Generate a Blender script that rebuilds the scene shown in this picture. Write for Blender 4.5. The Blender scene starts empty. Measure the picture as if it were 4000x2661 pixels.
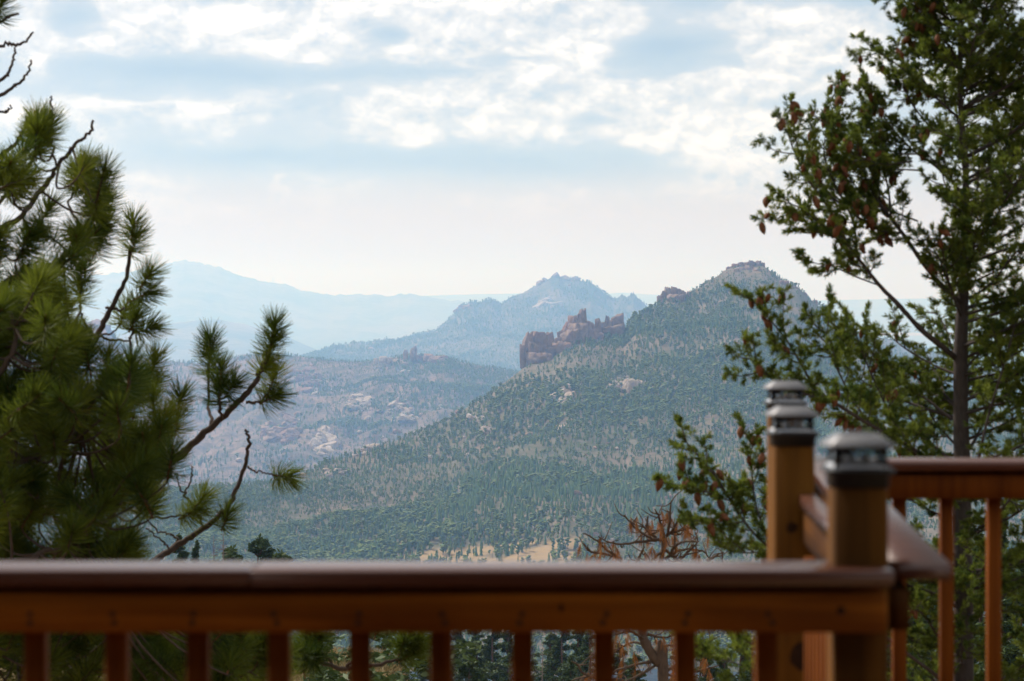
import bpy, math, random
import numpy as np
from mathutils import Vector

# ------------------------------------------------------------------ camera, sky, sun, exposure
S = bpy.context.scene
COL = S.collection
R = math.radians
rng = np.random.default_rng(7)
random.seed(7)

CZ = 1.509                      # eye height above the deck boards
F = 85.0 / 36.0 * 4000.0        # focal length in photograph pixels
HY = 1150.0                     # height of the horizon in the photograph

cam = bpy.data.cameras.new('camera')
cam.lens = 85.0
cam.sensor_width = 36.0
cam.shift_y = -(1330.5 - HY) / 4000.0
cam.clip_start = 0.05
cam.clip_end = 200000.0
cam.dof.use_dof = True
cam.dof.focus_distance = 4000.0
cam.dof.aperture_fstop = 6.3
camo = bpy.data.objects.new('camera', cam)
camo.location = (0, 0, CZ)
camo.rotation_euler = (R(90), 0, 0)
COL.objects.link(camo)
S.camera = camo

S.view_settings.view_transform = 'Standard'
S.view_settings.look = 'None'
S.view_settings.exposure = 0.0
S.view_settings.gamma = 1.0
S.view_settings.use_curve_mapping = False
S.render.engine = 'CYCLES'
S.cycles.use_denoising = True
S.cycles.max_bounces = 6
S.cycles.diffuse_bounces = 2
S.cycles.glossy_bounces = 3
S.cycles.transmission_bounces = 5
S.cycles.transparent_max_bounces = 8
S.cycles.volume_bounces = 2
S.cycles.caustics_reflective = False
S.cycles.caustics_refractive = False

SUN_AZ = R(-50)                 # from +Y towards +X
SUN_EL = R(48)
sdir = Vector((math.sin(SUN_AZ) * math.cos(SUN_EL), math.cos(SUN_AZ) * math.cos(SUN_EL), math.sin(SUN_EL)))
sun = bpy.data.lights.new('sun', 'SUN')
sun.energy = 5.0
sun.angle = R(1.2)
sun.color = (1.0, 0.95, 0.88)
suno = bpy.data.objects.new('sun', sun)
suno.rotation_euler = (-sdir).to_track_quat('-Z', 'Y').to_euler()
suno.location = (-20, 20, 60)
COL.objects.link(suno)


# ---- small expression helper for shader nodes
class N:
    def __init__(self, tree):
        self.t = tree

    def node(self, typ, **kw):
        n = self.t.nodes.new(typ)
        for k, v in kw.items():
            setattr(n, k, v)
        return n

    def put(self, sock, v):
        if isinstance(v, E):
            self.t.links.new(v.s, sock)
        elif isinstance(v, bpy.types.NodeSocket):
            self.t.links.new(v, sock)
        else:
            try:
                sock.default_value = v
            except Exception:
                sock.default_value = tuple(v) + (1.0,)

    def math(self, op, a, b=None, c=None):
        n = self.node('ShaderNodeMath', operation=op)
        self.put(n.inputs[0], a)
        if b is not None:
            self.put(n.inputs[1], b)
        if c is not None:
            self.put(n.inputs[2], c)
        return E(self, n.outputs[0])

    def noise(self, vec, scale=1.0, detail=4.0, rough=0.5, dist=0.0, out=0):
        n = self.node('ShaderNodeTexNoise')
        self.put(n.inputs['Vector'], vec)
        n.inputs['Scale'].default_value = scale
        n.inputs['Detail'].default_value = detail
        n.inputs['Roughness'].default_value = rough
        n.inputs['Distortion'].default_value = dist
        return E(self, n.outputs[out])

    def voro(self, vec, scale=1.0, feature='F1', out='Distance', smooth=None):
        n = self.node('ShaderNodeTexVoronoi', feature=feature)
        self.put(n.inputs['Vector'], vec)
        n.inputs['Scale'].default_value = scale
        if smooth is not None:
            n.inputs['Smoothness'].default_value = smooth
        return E(self, n.outputs[out])

    def xyz(self, x, y, z):
        n = self.node('ShaderNodeCombineXYZ')
        for i, v in enumerate((x, y, z)):
            self.put(n.inputs[i], v)
        return E(self, n.outputs[0])

    def sep(self, v):
        n = self.node('ShaderNodeSeparateXYZ')
        self.put(n.inputs[0], v)
        return [E(self, o) for o in n.outputs]

    def vmul(self, v, s):
        n = self.node('ShaderNodeVectorMath', operation='MULTIPLY')
        self.put(n.inputs[0], v)
        self.put(n.inputs[1], s)
        return E(self, n.outputs[0])

    def vadd(self, v, s):
        n = self.node('ShaderNodeVectorMath', operation='ADD')
        self.put(n.inputs[0], v)
        self.put(n.inputs[1], s)
        return E(self, n.outputs[0])

    def mix(self, f, a, b):
        n = self.node('ShaderNodeMix', data_type='RGBA')
        self.put(n.inputs[0], f)
        self.put(n.inputs[6], a)
        self.put(n.inputs[7], b)
        return E(self, n.outputs[2])

    def step(self, x, lo, hi):
        n = self.node('ShaderNodeMapRange', interpolation_type='SMOOTHSTEP')
        self.put(n.inputs[0], x)
        n.inputs[1].default_value = lo
        n.inputs[2].default_value = hi
        return E(self, n.outputs[0])

    def ramp(self, x, stops):
        n = self.node('ShaderNodeValToRGB')
        self.put(n.inputs[0], x)
        el = n.color_ramp.elements
        while len(el) < len(stops):
            el.new(0.5)
        for e, (p, c) in zip(el, stops):
            e.position = p
            e.color = tuple(c) + (1.0,)
        return E(self, n.outputs[0])

    def attr(self, name, out='Fac'):
        n = self.node('ShaderNodeAttribute', attribute_name=name)
        return E(self, n.outputs[out])


class E:
    def __init__(self, n, s):
        self.n, self.s = n, s
    def __add__(self, o): return self.n.math('ADD', self, o)
    def __radd__(self, o): return self.n.math('ADD', self, o)
    def __sub__(self, o): return self.n.math('SUBTRACT', self, o)
    def __rsub__(self, o): return self.n.math('SUBTRACT', o, self)
    def __mul__(self, o): return self.n.math('MULTIPLY', self, o)
    def __rmul__(self, o): return self.n.math('MULTIPLY', self, o)
    def __truediv__(self, o): return self.n.math('DIVIDE', self, o)
    def clamp(self):
        n = self.n.node('ShaderNodeClamp')
        self.n.put(n.inputs[0], self)
        return E(self.n, n.outputs[0])


# ---- world: Nishita sky behind broken summer cloud
world = bpy.data.worlds.new('World')
S.world = world
world.cycles.sampling_method = 'MANUAL'
world.cycles.sample_map_resolution = 256
world.use_nodes = True
wt = world.node_tree
wt.nodes.clear()
w = N(wt)
tc = w.node('ShaderNodeTexCoord')
gx, gy, gz = w.sep(tc.outputs['Generated'])
az = w.math('ARCTAN2', gx, gy)
elv = w.math('ARCSINE', gz)
KD = F / 1000.0
U = az * KD
W = elv * KD
sky = w.node('ShaderNodeTexSky', sky_type='NISHITA')
sky.sun_disc = False
sky.sun_elevation = SUN_EL
sky.sun_rotation = SUN_AZ
sky.altitude = 2300.0
sky.air_density = 1.0
sky.dust_density = 2.0
skyc = w.vmul(E(w, sky.outputs[0]), (0.11, 0.11, 0.11))


def cloud_sum(items, u, v):
    tot = None
    uv = w.xyz(u, v, 0.0)
    for (cu, cw, ru, rw, amp) in items:
        ma = w.node('ShaderNodeVectorMath', operation='MULTIPLY_ADD')
        a, b = 1.0 / (ru * 2.1), 1.0 / (rw * 2.1)
        w.put(ma.inputs[0], uv)
        ma.inputs[1].default_value = (a, b, 0)
        ma.inputs[2].default_value = (-cu * a, -cw * b, 0)
        gr = w.node('ShaderNodeTexGradient', gradient_type='QUADRATIC_SPHERE')
        w.put(gr.inputs[0], E(w, ma.outputs[0]))
        tot = w.math('MULTIPLY_ADD', E(w, gr.outputs['Fac']), amp * 1.35, 0.0 if tot is None else tot)
    return tot


def PX(lst):
    # (photo x, photo y, half width, half height, amount) -> azimuth / elevation units
    return [((x - 2000) / 1000.0, (HY - y) / 1000.0, rx / 1000.0, ry / 1000.0, a) for x, y, rx, ry, a in lst]


wv = w.xyz(U, W * 2.0, 3.1)
warp = w.noise(wv, 2.4, 2, 0.55, out='Color')
wx, wy, wz = w.sep(warp)
U2 = U + (wx - 0.5) * 0.34
W2 = W + (wy - 0.5) * 0.13
soft = w.noise(w.xyz(U2, W2 * 3.2, 0.0), 1.7, 4, 0.52)
U3 = U + (wx - 0.5) * 0.10
W3 = W + (wy - 0.5) * 0.05
pf = w.xyz(U3, W3 * 1.45, 4.0)
fine = w.noise(pf, 3.6, 8, 0.62)
fine2 = w.noise(w.vadd(pf, (0.022, -0.055, 0.0)), 3.6, 7, 0.62)
bil = w.voro(w.vadd(pf, w.vmul(w.noise(pf, 9.0, 2, 0.5, out='Color'), (0.07, 0.07, 0.0))), 11.0, 'SMOOTH_F1', 'Distance', 0.6)

white = cloud_sum(PX([
    (800, 110, 330, 90, 0.95), (1130, 150, 200, 90, 0.75), (430, 205, 150, 26, 0.55), (130, 200, 120, 170, 0.5),
    (1500, 40, 420, 60, 0.8), (1700, 330, 260, 34, 0.35), (2000, 130, 330, 110, 0.70), (2260, 170, 200, 120, 0.72),
    (3030, 130, 260, 130, 0.95), (3250, 300, 200, 100, 0.5), (700, 425, 330, 44, 0.65), (250, 480, 240, 60, 0.45),
    (1590, 520, 90, 70, 0.75), (1900, 420, 340, 54, 0.55), (2550, 470, 330, 70, 0.75), (2700, 610, 260, 80, 0.5),
    (2350, 385, 150, 50, 0.4), (2900, 330, 250, 36, 0.4), (1450, 420, 150, 46, 0.4)]), U2, W2)
blue = cloud_sum(PX([
    (2600, 175, 230, 80, 1.25), (1525, 150, 100, 38, 0.8), (750, 285, 480, 52, 0.95), (1700, 290, 350, 34, 0.4),
    (300, 110, 100, 100, 0.45), (3300, 20, 220, 50, 0.8), (1950, 645, 620, 68, 1.15), (1050, 610, 420, 62, 0.85),
    (1150, 430, 150, 60, 0.45), (2320, 470, 90, 24, 0.55), (2700, 10, 260, 36, 0.4), (400, 380, 200, 30, 0.35),
    (150, 560, 220, 50, 0.4), (3050, 420, 160, 20, 0.3), (2000, 240, 300, 30, 0.35)]), U + (wx - 0.5) * 0.30, W + (wy - 0.5) * 0.09)

# away from the frame the same broken cloud goes on, ruled by noise alone
field = 0.735 + (soft - 0.5) * 0.95 + white * 0.36 - blue * 0.46
relief = (fine2 - fine)  # emboss: bright tops and greyer undersides painted into the cloud colour
dens_c = field + (fine - 0.5) * 0.9 + (0.40 - bil) * 0.16
thick = w.step(dens_c, 0.58, 0.80)
base_l = w.step(field + (fine - 0.5) * 0.34, 0.10, 1.0)
lit = (base_l * 0.58 + thick * 0.25 + relief * (thick * 1.9 + 0.40) + (0.40 - bil) * thick * 0.15).clamp()
ccol = w.ramp(lit, [(0.0, (0.44, 0.555, 0.66)), (0.25, (0.53, 0.625, 0.70)), (0.50, (0.67, 0.715, 0.75)),
                    (0.72, (0.86, 0.85, 0.83)), (1.0, (1.10, 1.06, 1.01))])
cover = w.math('MAXIMUM', 0.84, lit)
body = w.mix(cover, skyc, ccol)
veil = 1.0 - w.step(W + (soft - 0.5) * 0.16 + (fine - 0.5) * 0.05, 0.26, 0.56)
final = w.mix(veil * 0.93, body, (0.79, 0.70, 0.61, 1.0))
bg = w.node('ShaderNodeBackground')
w.put(bg.inputs[0], final)
bg.inputs[1].default_value = 1.04
wo = w.node('ShaderNodeOutputWorld')
wt.links.new(bg.outputs[0], wo.inputs[0])


# ------------------------------------------------------------------ helpers
def P(px, py, d):
    """real point: px, py are bearings read off the photograph, d the distance in metres"""
    return np.array([(px - 2000.0) / F * d, d, CZ - (py - HY) / F * d])


def _hash(ix, iy, seed):
    h = (ix.astype(np.int64) * 374761393 + iy.astype(np.int64) * 668265263 + seed * 1442695041) & 0x7fffffff
    h = ((h ^ (h >> 13)) * 1274126177) & 0x7fffffff
    h = (h ^ (h >> 16)) & 0xffff
    return h / 65535.0


def vnoise(x, y, seed=0):
    x = np.asarray(x, float); y = np.asarray(y, float)
    ix = np.floor(x); iy = np.floor(y)
    fx = x - ix; fy = y - iy
    fx = fx * fx * (3 - 2 * fx); fy = fy * fy * (3 - 2 * fy)
    a = _hash(ix, iy, seed); b = _hash(ix + 1, iy, seed)
    c = _hash(ix, iy + 1, seed); d = _hash(ix + 1, iy + 1, seed)
    return (a * (1 - fx) + b * fx) * (1 - fy) + (c * (1 - fx) + d * fx) * fy


def fbm(x, y, octv=5, seed=0, gain=0.5):
    s = 0.0; a = 1.0; tot = 0.0
    for o in range(octv):
        s = s + a * (vnoise(x * 2 ** o + 17.3 * o, y * 2 ** o - 9.1 * o, seed + o) - 0.5)
        tot += a; a *= gain
    return s / tot * 2.0


def sstep(x, a, b):
    t = np.clip((x - a) / (b - a), 0, 1)
    return t * t * (3 - 2 * t)


def mk_mesh(name, verts, quads=None, tris=None, smooth=False):
    verts = np.asarray(verts, np.float32).reshape(-1, 3)
    me = bpy.data.meshes.new(name)
    nq = 0 if quads is None else len(quads)
    nt = 0 if tris is None else len(tris)
    me.vertices.add(len(verts))
    me.vertices.foreach_set('co', verts.ravel())
    loops = []
    if nq: loops.append(np.asarray(quads, np.int32).ravel())
    if nt: loops.append(np.asarray(tris, np.int32).ravel())
    lv = np.concatenate(loops) if loops else np.zeros(0, np.int32)
    me.loops.add(len(lv))
    me.loops.foreach_set('vertex_index', lv)
    me.polygons.add(nq + nt)
    st = np.concatenate([np.arange(nq) * 4, nq * 4 + np.arange(nt) * 3]).astype(np.int32)
    me.polygons.foreach_set('loop_start', st)
    if smooth:
        me.polygons.foreach_set('use_smooth', np.ones(nq + nt, bool))
    me.update(calc_edges=True)
    me.validate()
    return me


class MB:
    """collects shapes for ONE mesh"""
    def __init__(self, origin=(0, 0, 0)):
        self.v = []; self.q = []; self.t = []; self.n = 0
        self.o = np.asarray(origin, float)

    def add(self, v, q=None, t=None):
        v = np.asarray(v, float).reshape(-1, 3) - self.o
        if q is not None and len(q): self.q.append(np.asarray(q, int).reshape(-1, 4) + self.n)
        if t is not None and len(t): self.t.append(np.asarray(t, int).reshape(-1, 3) + self.n)
        self.v.append(v); self.n += len(v)
        return self

    def box(self, lo, hi, bev=0.0):
        x0, y0, z0 = lo; x1, y1, z1 = hi
        if bev <= 0:
            v = [(x, y, z) for z in (z0, z1) for y in (y0, y1) for x in (x0, x1)]
            q = [(0, 2, 3, 1), (4, 5, 7, 6), (0, 1, 5, 4), (2, 6, 7, 3), (0, 4, 6, 2), (1, 3, 7, 5)]
            return self.add(v, q)
        b = bev
        v = []
        for z, k in ((z0, b), (z0 + b, 0), (z1 - b, 0), (z1, b)):
            v += [(x0 + k, y0 + k + (0 if k else b), z), ]
            v.pop()
            # octagonal ring, rounded corners
            c = b
            kx = k
            v += [(x0 + kx + c, y0 + kx, z), (x1 - kx - c, y0 + kx, z), (x1 - kx, y0 + kx + c, z), (x1 - kx, y1 - kx - c, z),
                  (x1 - kx - c, y1 - kx, z), (x0 + kx + c, y1 - kx, z), (x0 + kx, y1 - kx - c, z), (x0 + kx, y0 + kx + c, z)]
        q = []
        for r in range(3):
            for i in range(8):
                j = (i + 1) % 8
                q.append((r * 8 + i, r * 8 + j, r * 8 + 8 + j, r * 8 + 8 + i))
        t = []
        for i in range(1, 7):
            t.append((0, i + 1, i)); t.append((24, 24 + i, 24 + i + 1))
        return self.add(v, q, t)

    def obox(self, p0, p1, u, half_u, z0, z1):
        """box along p0->p1 (2D), half width half_u across direction u"""
        p0 = np.array(p0, float); p1 = np.array(p1, float); u = np.array(u, float)
        a, b = half_u
        v = []
        for z in (z0, z1):
            for pt in (p0, p1):
                for s in (a, b):
                    q = pt + u * s
                    v.append((q[0], q[1], z))
        q = [(0, 1, 3, 2), (4, 6, 7, 5), (0, 4, 5, 1), (2, 3, 7, 6), (0, 2, 6, 4), (1, 5, 7, 3)]
        return self.add(v, q)

    def tube(self, pts, rad, sides=7, jit=0.0):
        pts = np.asarray(pts, float)
        n = len(pts)
        rad = np.broadcast_to(np.asarray(rad, float), (n,))
        tan = np.gradient(pts, axis=0)
        tan /= np.linalg.norm(tan, axis=1, keepdims=True) + 1e-9
        ref = np.array([0.13, 0.97, 0.21])
        a = np.cross(tan, ref); a /= np.linalg.norm(a, axis=1, keepdims=True) + 1e-9
        b = np.cross(tan, a)
        ang = np.arange(sides) / sides * 2 * np.pi
        rr = rad[:, None] * (1 + jit * (rng.random((n, sides)) - 0.5))
        v = pts[:, None, :] + rr[..., None] * (np.cos(ang)[None, :, None] * a[:, None, :] + np.sin(ang)[None, :, None] * b[:, None, :])
        idx = np.arange(n * sides).reshape(n, sides)
        i0 = idx[:-1]; i1 = idx[1:]
        q = np.stack([i0, np.roll(i0, -1, 1), np.roll(i1, -1, 1), i1], -1).reshape(-1, 4)
        t = [(idx[0, 0], idx[0, k + 1], idx[0, k]) for k in range(1, sides - 1)]
        t += [(idx[-1, 0], idx[-1, k], idx[-1, k + 1]) for k in range(1, sides - 1)]
        return self.add(v.reshape(-1, 3), q, t)

    def mesh(self, name, smooth=False):
        v = np.concatenate(self.v) if self.v else np.zeros((0, 3))
        q = np.concatenate(self.q) if self.q else None
        t = np.concatenate(self.t) if self.t else None
        return mk_mesh(name, v, q, t, smooth)

    def build(self, name, mat, parent=None, smooth=False, loc=None):
        return link(name, self.mesh(name, smooth), mat, parent, tuple(self.o) if parent is None and loc is None else loc)


def link(name, me, mat, parent=None, loc=None):
    if mat is not None and not me.materials:
        me.materials.append(mat)
    o = bpy.data.objects.new(name, me)
    COL.objects.link(o)
    if parent is not None:
        o.parent = parent
    if loc is not None:
        o.location = loc
    return o


def tag(o, label=None, cat=None, group=None, kind=None):
    if label: o['label'] = label
    if cat: o['category'] = cat
    if group: o['group'] = group
    if kind: o['kind'] = kind
    return o


def thing(name, label, cat, loc=(0, 0, 0), group=None):
    o = bpy.data.objects.new(name, None)
    COL.objects.link(o)
    o.location = loc
    o.empty_display_size = 0.2
    return tag(o, label, cat, group)


def copy_tree(root, loc, rz=0.0, sc=1.0, label=None):
    r = root.copy(); COL.objects.link(r)
    r.location = loc; r.rotation_euler = (0, 0, rz); r.scale = (sc, sc, sc)
    if label: r['label'] = label
    for ch in list(root.children):
        c = ch.copy(); COL.objects.link(c); c.parent = r
        for g in list(ch.children):
            d = g.copy(); COL.objects.link(d); d.parent = c
    return r


def smooth_line(pts, n=None, step=None):
    """Catmull-Rom through control points"""
    pts = np.asarray(pts, float)
    if len(pts) < 3:
        k = n or 6
        tt = np.linspace(0, 1, k)[:, None]
        return pts[0] * (1 - tt) + pts[-1] * tt
    pp = np.vstack([2 * pts[0] - pts[1], pts, 2 * pts[-1] - pts[-2]])
    m = n or 5
    out = []
    for i in range(len(pts) - 1):
        p0, p1, p2_, p3 = pp[i:i + 4]
        for t in np.linspace(0, 1, m, endpoint=False):
            out.append(0.5 * ((2 * p1) + (-p0 + p2_) * t + (2 * p0 - 5 * p1 + 4 * p2_ - p3) * t * t + (-p0 + 3 * p1 - 3 * p2_ + p3) * t ** 3))
    out.append(pts[-1])
    return np.array(out)


# ------------------------------------------------------------------ materials
def mat(name, fn):
    m = bpy.data.materials.new(name)
    m.use_nodes = True
    t = m.node_tree
    t.nodes.clear()
    n = N(t)
    out = n.node('ShaderNodeOutputMaterial')
    fn(n, out)
    return m


def principled(n, out, col, rough=0.8, spec=0.3, bump=None, bstr=0.3, bdist=0.01, **kw):
    b = n.node('ShaderNodeBsdfPrincipled')
    n.put(b.inputs['Base Color'], col)
    n.put(b.inputs['Roughness'], rough)
    b.inputs['Specular IOR Level'].default_value = spec
    for k, v in kw.items():
        n.put(b.inputs[k], v)
    if bump is not None:
        bn = n.node('ShaderNodeBump')
        bn.inputs['Strength'].default_value = bstr
        bn.inputs['Distance'].default_value = bdist
        n.put(bn.inputs['Height'], bump)
        n.t.links.new(bn.outputs[0], b.inputs['Normal'])
    n.t.links.new(b.outputs[0], out.inputs[0])
    return b


def ocoord(n):
    return E(n, n.node('ShaderNodeTexCoord').outputs['Object'])


def wcoord(n):
    return E(n, n.node('ShaderNodeNewGeometry').outputs['Position'])


def orand(n):
    return E(n, n.node('ShaderNodeObjectInfo').outputs['Random'])


def m_wood(dark, light, along=0):
    def f(n, out):
        c = wcoord(n)
        x, y, z = n.sep(c)
        sc = [(1.2, 22, 26), (22, 1.2, 26), (24, 24, 1.1)][along]
        v = n.vmul(c, sc)
        ob = orand(n)
        v = n.vadd(v, n.xyz(ob * 37.0, ob * 11.0, ob * 23.0))
        g = n.noise(v, 1.0, 5, 0.6, 0.7)
        big = n.noise(c, 2.3, 3, 0.5)
        k = (n.step(g, 0.34, 0.66) * 0.6 + n.step(big, 0.36, 0.64) * 0.4).clamp()
        col = n.mix(k, dark, light)
        principled(n, out, col, 0.72, 0.08, g, 0.3, 0.002)
    return f


M = {}
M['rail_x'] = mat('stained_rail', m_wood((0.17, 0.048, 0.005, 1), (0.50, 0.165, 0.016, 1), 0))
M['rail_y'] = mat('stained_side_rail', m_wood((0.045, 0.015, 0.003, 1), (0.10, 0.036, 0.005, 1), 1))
M['post'] = mat('stained_post', m_wood((0.055, 0.021, 0.003, 1), (0.165, 0.064, 0.007, 1), 2))
M['baluster'] = mat('stained_baluster', m_wood((0.10, 0.025, 0.003, 1), (0.22, 0.060, 0.006, 1), 2))


def f_cap(n, out):
    c = wcoord(n)
    g = n.noise(n.vmul(c, (2.0, 30.0, 30.0)), 1.0, 4, 0.6)
    col = n.mix(g, (0.050, 0.015, 0.008, 1), (0.115, 0.040, 0.023, 1))
    b = principled(n, out, col, 0.26 + (g - 0.5) * 0.10, 0.85, g, 0.05, 0.002)
    b.inputs['Specular Tint'].default_value = (1.0, 0.84, 0.78, 1)


M['cap'] = mat('composite_cap', f_cap)
M['log'] = mat('dark_stained_log', m_wood((0.03, 0.014, 0.006, 1), (0.07, 0.032, 0.014, 1), 0))
M['knot'] = mat('wood_knot', lambda n, o: principled(n, o, n.mix(n.noise(wcoord(n), 60, 3), (0.008, 0.004, 0.002, 1), (0.05, 0.02, 0.008, 1)), 0.7, 0.2))
M['screw'] = mat('screw_head', lambda n, o: principled(n, o, (0.05, 0.035, 0.025, 1), 0.45, 0.4, Metallic=0.7))
M['black'] = mat('black_plastic', lambda n, o: principled(n, o, n.mix(n.noise(wcoord(n), 40, 3), (0.008, 0.008, 0.009, 1), (0.018, 0.018, 0.019, 1)), 0.5, 0.4))
M['pewter'] = mat('pewter_metal', lambda n, o: principled(n, o, n.mix(n.noise(wcoord(n), 30, 4), (0.13, 0.125, 0.125, 1), (0.21, 0.20, 0.20, 1)), 0.5, 0.5, Metallic=0.45))
M['white'] = mat('white_reflector', lambda n, o: principled(n, o, n.mix(n.noise(wcoord(n), 90, 2), (0.55, 0.56, 0.58, 1), (0.8, 0.8, 0.82, 1)), 0.3, 0.5))


def f_glass(n, out):
    tr = n.node('ShaderNodeBsdfTransparent')
    tr.inputs[0].default_value = (0.86, 0.9, 0.92, 1)
    gl = n.node('ShaderNodeBsdfGlossy')
    gl.inputs['Roughness'].default_value = 0.12
    fr = n.node('ShaderNodeFresnel')
    fr.inputs[0].default_value = 1.5
    ms = n.node('ShaderNodeMixShader')
    k = E(n, fr.outputs[0]) * 0.9 + 0.10
    n.put(ms.inputs[0], k.clamp())
    n.t.links.new(tr.outputs[0], ms.inputs[1])
    n.t.links.new(gl.outputs[0], ms.inputs[2])
    n.t.links.new(ms.outputs[0], out.inputs[0])


M['glass'] = mat('clear_pane', f_glass)


def leafy(c1, c2, trans=0.35, attr=True, rough=0.5, yel=None):
    def f(n, out):
        k = n.attr('tint') if attr else orand(n)
        col = n.mix(k, c1, c2)
        if yel:
            col = n.mix(n.step(k, 0.86, 0.97), col, yel)
        b = n.node('ShaderNodeBsdfPrincipled')
        n.put(b.inputs['Base Color'], col)
        b.inputs['Roughness'].default_value = rough
        b.inputs['Specular IOR Level'].default_value = 0.12
        tr = n.node('ShaderNodeBsdfTranslucent')
        n.put(tr.inputs[0], col)
        ms = n.node('ShaderNodeMixShader')
        ms.inputs[0].default_value = trans
        n.t.links.new(b.outputs[0], ms.inputs[1])
        n.t.links.new(tr.outputs[0], ms.inputs[2])
        n.t.links.new(ms.outputs[0], out.inputs[0])
    return f


M['pine_needle'] = mat('pine_needle', leafy((0.014, 0.036, 0.005, 1), (0.180, 0.210, 0.020, 1), 0.44, yel=(0.22, 0.13, 0.035, 1)))
M['fir_needle'] = mat('fir_needle', leafy((0.028, 0.058, 0.011, 1), (0.215, 0.255, 0.036, 1), 0.46, yel=(0.16, 0.13, 0.04, 1)))
M['dead_needle'] = mat('dry_needle', leafy((0.20, 0.075, 0.022, 1), (0.40, 0.17, 0.05, 1), 0.35))
M['mid_leaf'] = mat('mid_distance_foliage', leafy((0.022, 0.048, 0.016, 1), (0.085, 0.115, 0.035, 1), 0.2))


def f_bark(dark, light, s=1.0):
    def f(n, out):
        c = wcoord(n)
        g = n.noise(n.vmul(c, (40 * s, 40 * s, 14 * s)), 1.0, 5, 0.65, 0.5)
        b2 = n.noise(c, 5 * s, 3, 0.5)
        col = n.mix((g * 0.8 + b2 * 0.5 - 0.2).clamp(), dark, light)
        principled(n, out, col, 0.9, 0.15, g, 0.5, 0.006 / s)
    return f


M['pine_bark'] = mat('pine_bark', f_bark((0.022, 0.015, 0.012, 1), (0.11, 0.075, 0.055, 1)))
M['fir_bark'] = mat('fir_bark', f_bark((0.026, 0.020, 0.017, 1), (0.115, 0.092, 0.080, 1)))
M['dead_bark'] = mat('dead_bark', f_bark((0.025, 0.017, 0.013, 1), (0.17, 0.115, 0.08, 1)))
M['grey_bark'] = mat('weathered_grey_wood', f_bark((0.10, 0.085, 0.075, 1), (0.26, 0.22, 0.19, 1), 0.1))
M['mid_bark'] = mat('mid_distance_bark', f_bark((0.05, 0.032, 0.022, 1), (0.15, 0.095, 0.065, 1), 0.1))
M['cone'] = mat('cone_scales', lambda n, o: principled(n, o, n.mix(n.noise(wcoord(n), 120, 3), (0.04, 0.014, 0.006, 1), (0.24, 0.088, 0.030, 1)), 0.7, 0.25))


def f_rock(c1, c2, c3, s):
    def f(n, out):
        c = wcoord(n)
        a = n.noise(c, 0.05 * s, 6, 0.62, 0.4)
        cr = n.noise(n.vmul(c, (1, 1, 0.3)), 0.16 * s, 5, 0.7, 0.6)
        fr = n.noise(c, 0.012 * s, 3, 0.5)
        col = n.mix(n.step(a, 0.35, 0.68), c1, c2)
        col = n.mix(n.step(fr, 0.45, 0.62) * 0.7, col, c3)
        col = n.mix((1.0 - n.step(cr, 0.36, 0.44)) * 0.7, col, (0.10, 0.085, 0.075, 1))
        principled(n, out, col, 0.9, 0.15, cr + a * 0.6, 0.9, 3.0 / s)
    return f


M['rock'] = mat('pink_granite', f_rock((0.19, 0.125, 0.095, 1), (0.31, 0.215, 0.165, 1), (0.27, 0.15, 0.105, 1), 1.0))
M['pale_rock'] = mat('pale_granite', f_rock((0.30, 0.235, 0.19, 1), (0.47, 0.39, 0.33, 1), (0.38, 0.28, 0.21, 1), 1.0))


def f_land(soil, brush, grass, s=1.0):
    def f(n, out):
        c = wcoord(n)
        a = n.noise(n.vmul(c, (1, 1, 0.6)), 0.010 * s, 6, 0.62, 0.3)
        b = n.noise(c, 0.06 * s, 5, 0.65)
        d = n.noise(c, 0.0035 * s, 4, 0.55)
        col = n.mix(n.step(a * 0.55 + b * 0.5, 0.42, 0.60), brush, soil)
        col = n.mix(n.step(d, 0.45, 0.65) * 0.5, col, brush)
        gm = n.attr('meadow')
        gcol = n.mix(n.noise(c, 0.02 * s, 5, 0.65), grass, tuple(0.62 * g for g in grass[:3]) + (1,))
        col = n.mix((gm + (b - 0.5) * 0.5 * gm).clamp(), col, gcol)
        principled(n, out, col, 0.95, 0.1, b + a, 0.7, 2.5)
    return f


M['land_main'] = mat('forest_floor', f_land((0.175, 0.132, 0.090, 1), (0.082, 0.086, 0.048, 1), (0.35, 0.245, 0.13, 1)))
M['land_mid'] = mat('burned_slope', f_land((0.215, 0.148, 0.115, 1), (0.075, 0.073, 0.058, 1), (0.55, 0.35, 0.22, 1)))
M['land_far'] = mat('far_slope', f_land((0.17, 0.135, 0.105, 1), (0.05, 0.068, 0.04, 1), (0.42, 0.33, 0.24, 1), 0.45))
M['land_vfar'] = mat('very_far_slope', f_land((0.20, 0.16, 0.12, 1), (0.05, 0.065, 0.04, 1), (0.42, 0.33, 0.24, 1), 0.15))


def f_hill(n, out):
    c = wcoord(n)
    a = n.noise(c, 0.09, 6, 0.6, 0.5)
    b = n.noise(c, 1.6, 5, 0.7)
    g = n.noise(c, 7.0, 4, 0.7)
    col = n.mix(n.step(a, 0.42, 0.58), (0.17, 0.095, 0.062, 1), (0.26, 0.185, 0.09, 1))
    col = n.mix(n.step(b, 0.52, 0.68) * 0.7, col, (0.07, 0.06, 0.03, 1))
    col = n.mix(n.step(g, 0.5, 0.7) * 0.4, col, (0.36, 0.25, 0.18, 1))
    principled(n, out, col, 0.95, 0.1, b * 0.6 + g * 0.4, 0.8, 0.08)


M['hill'] = mat('dry_hillside', f_hill)


# ------------------------------------------------------------------ terrain
def curve_of(pts):
    a = np.array(pts, float)
    return lambda x: np.interp(x, a[:, 0], a[:, 1])


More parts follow.
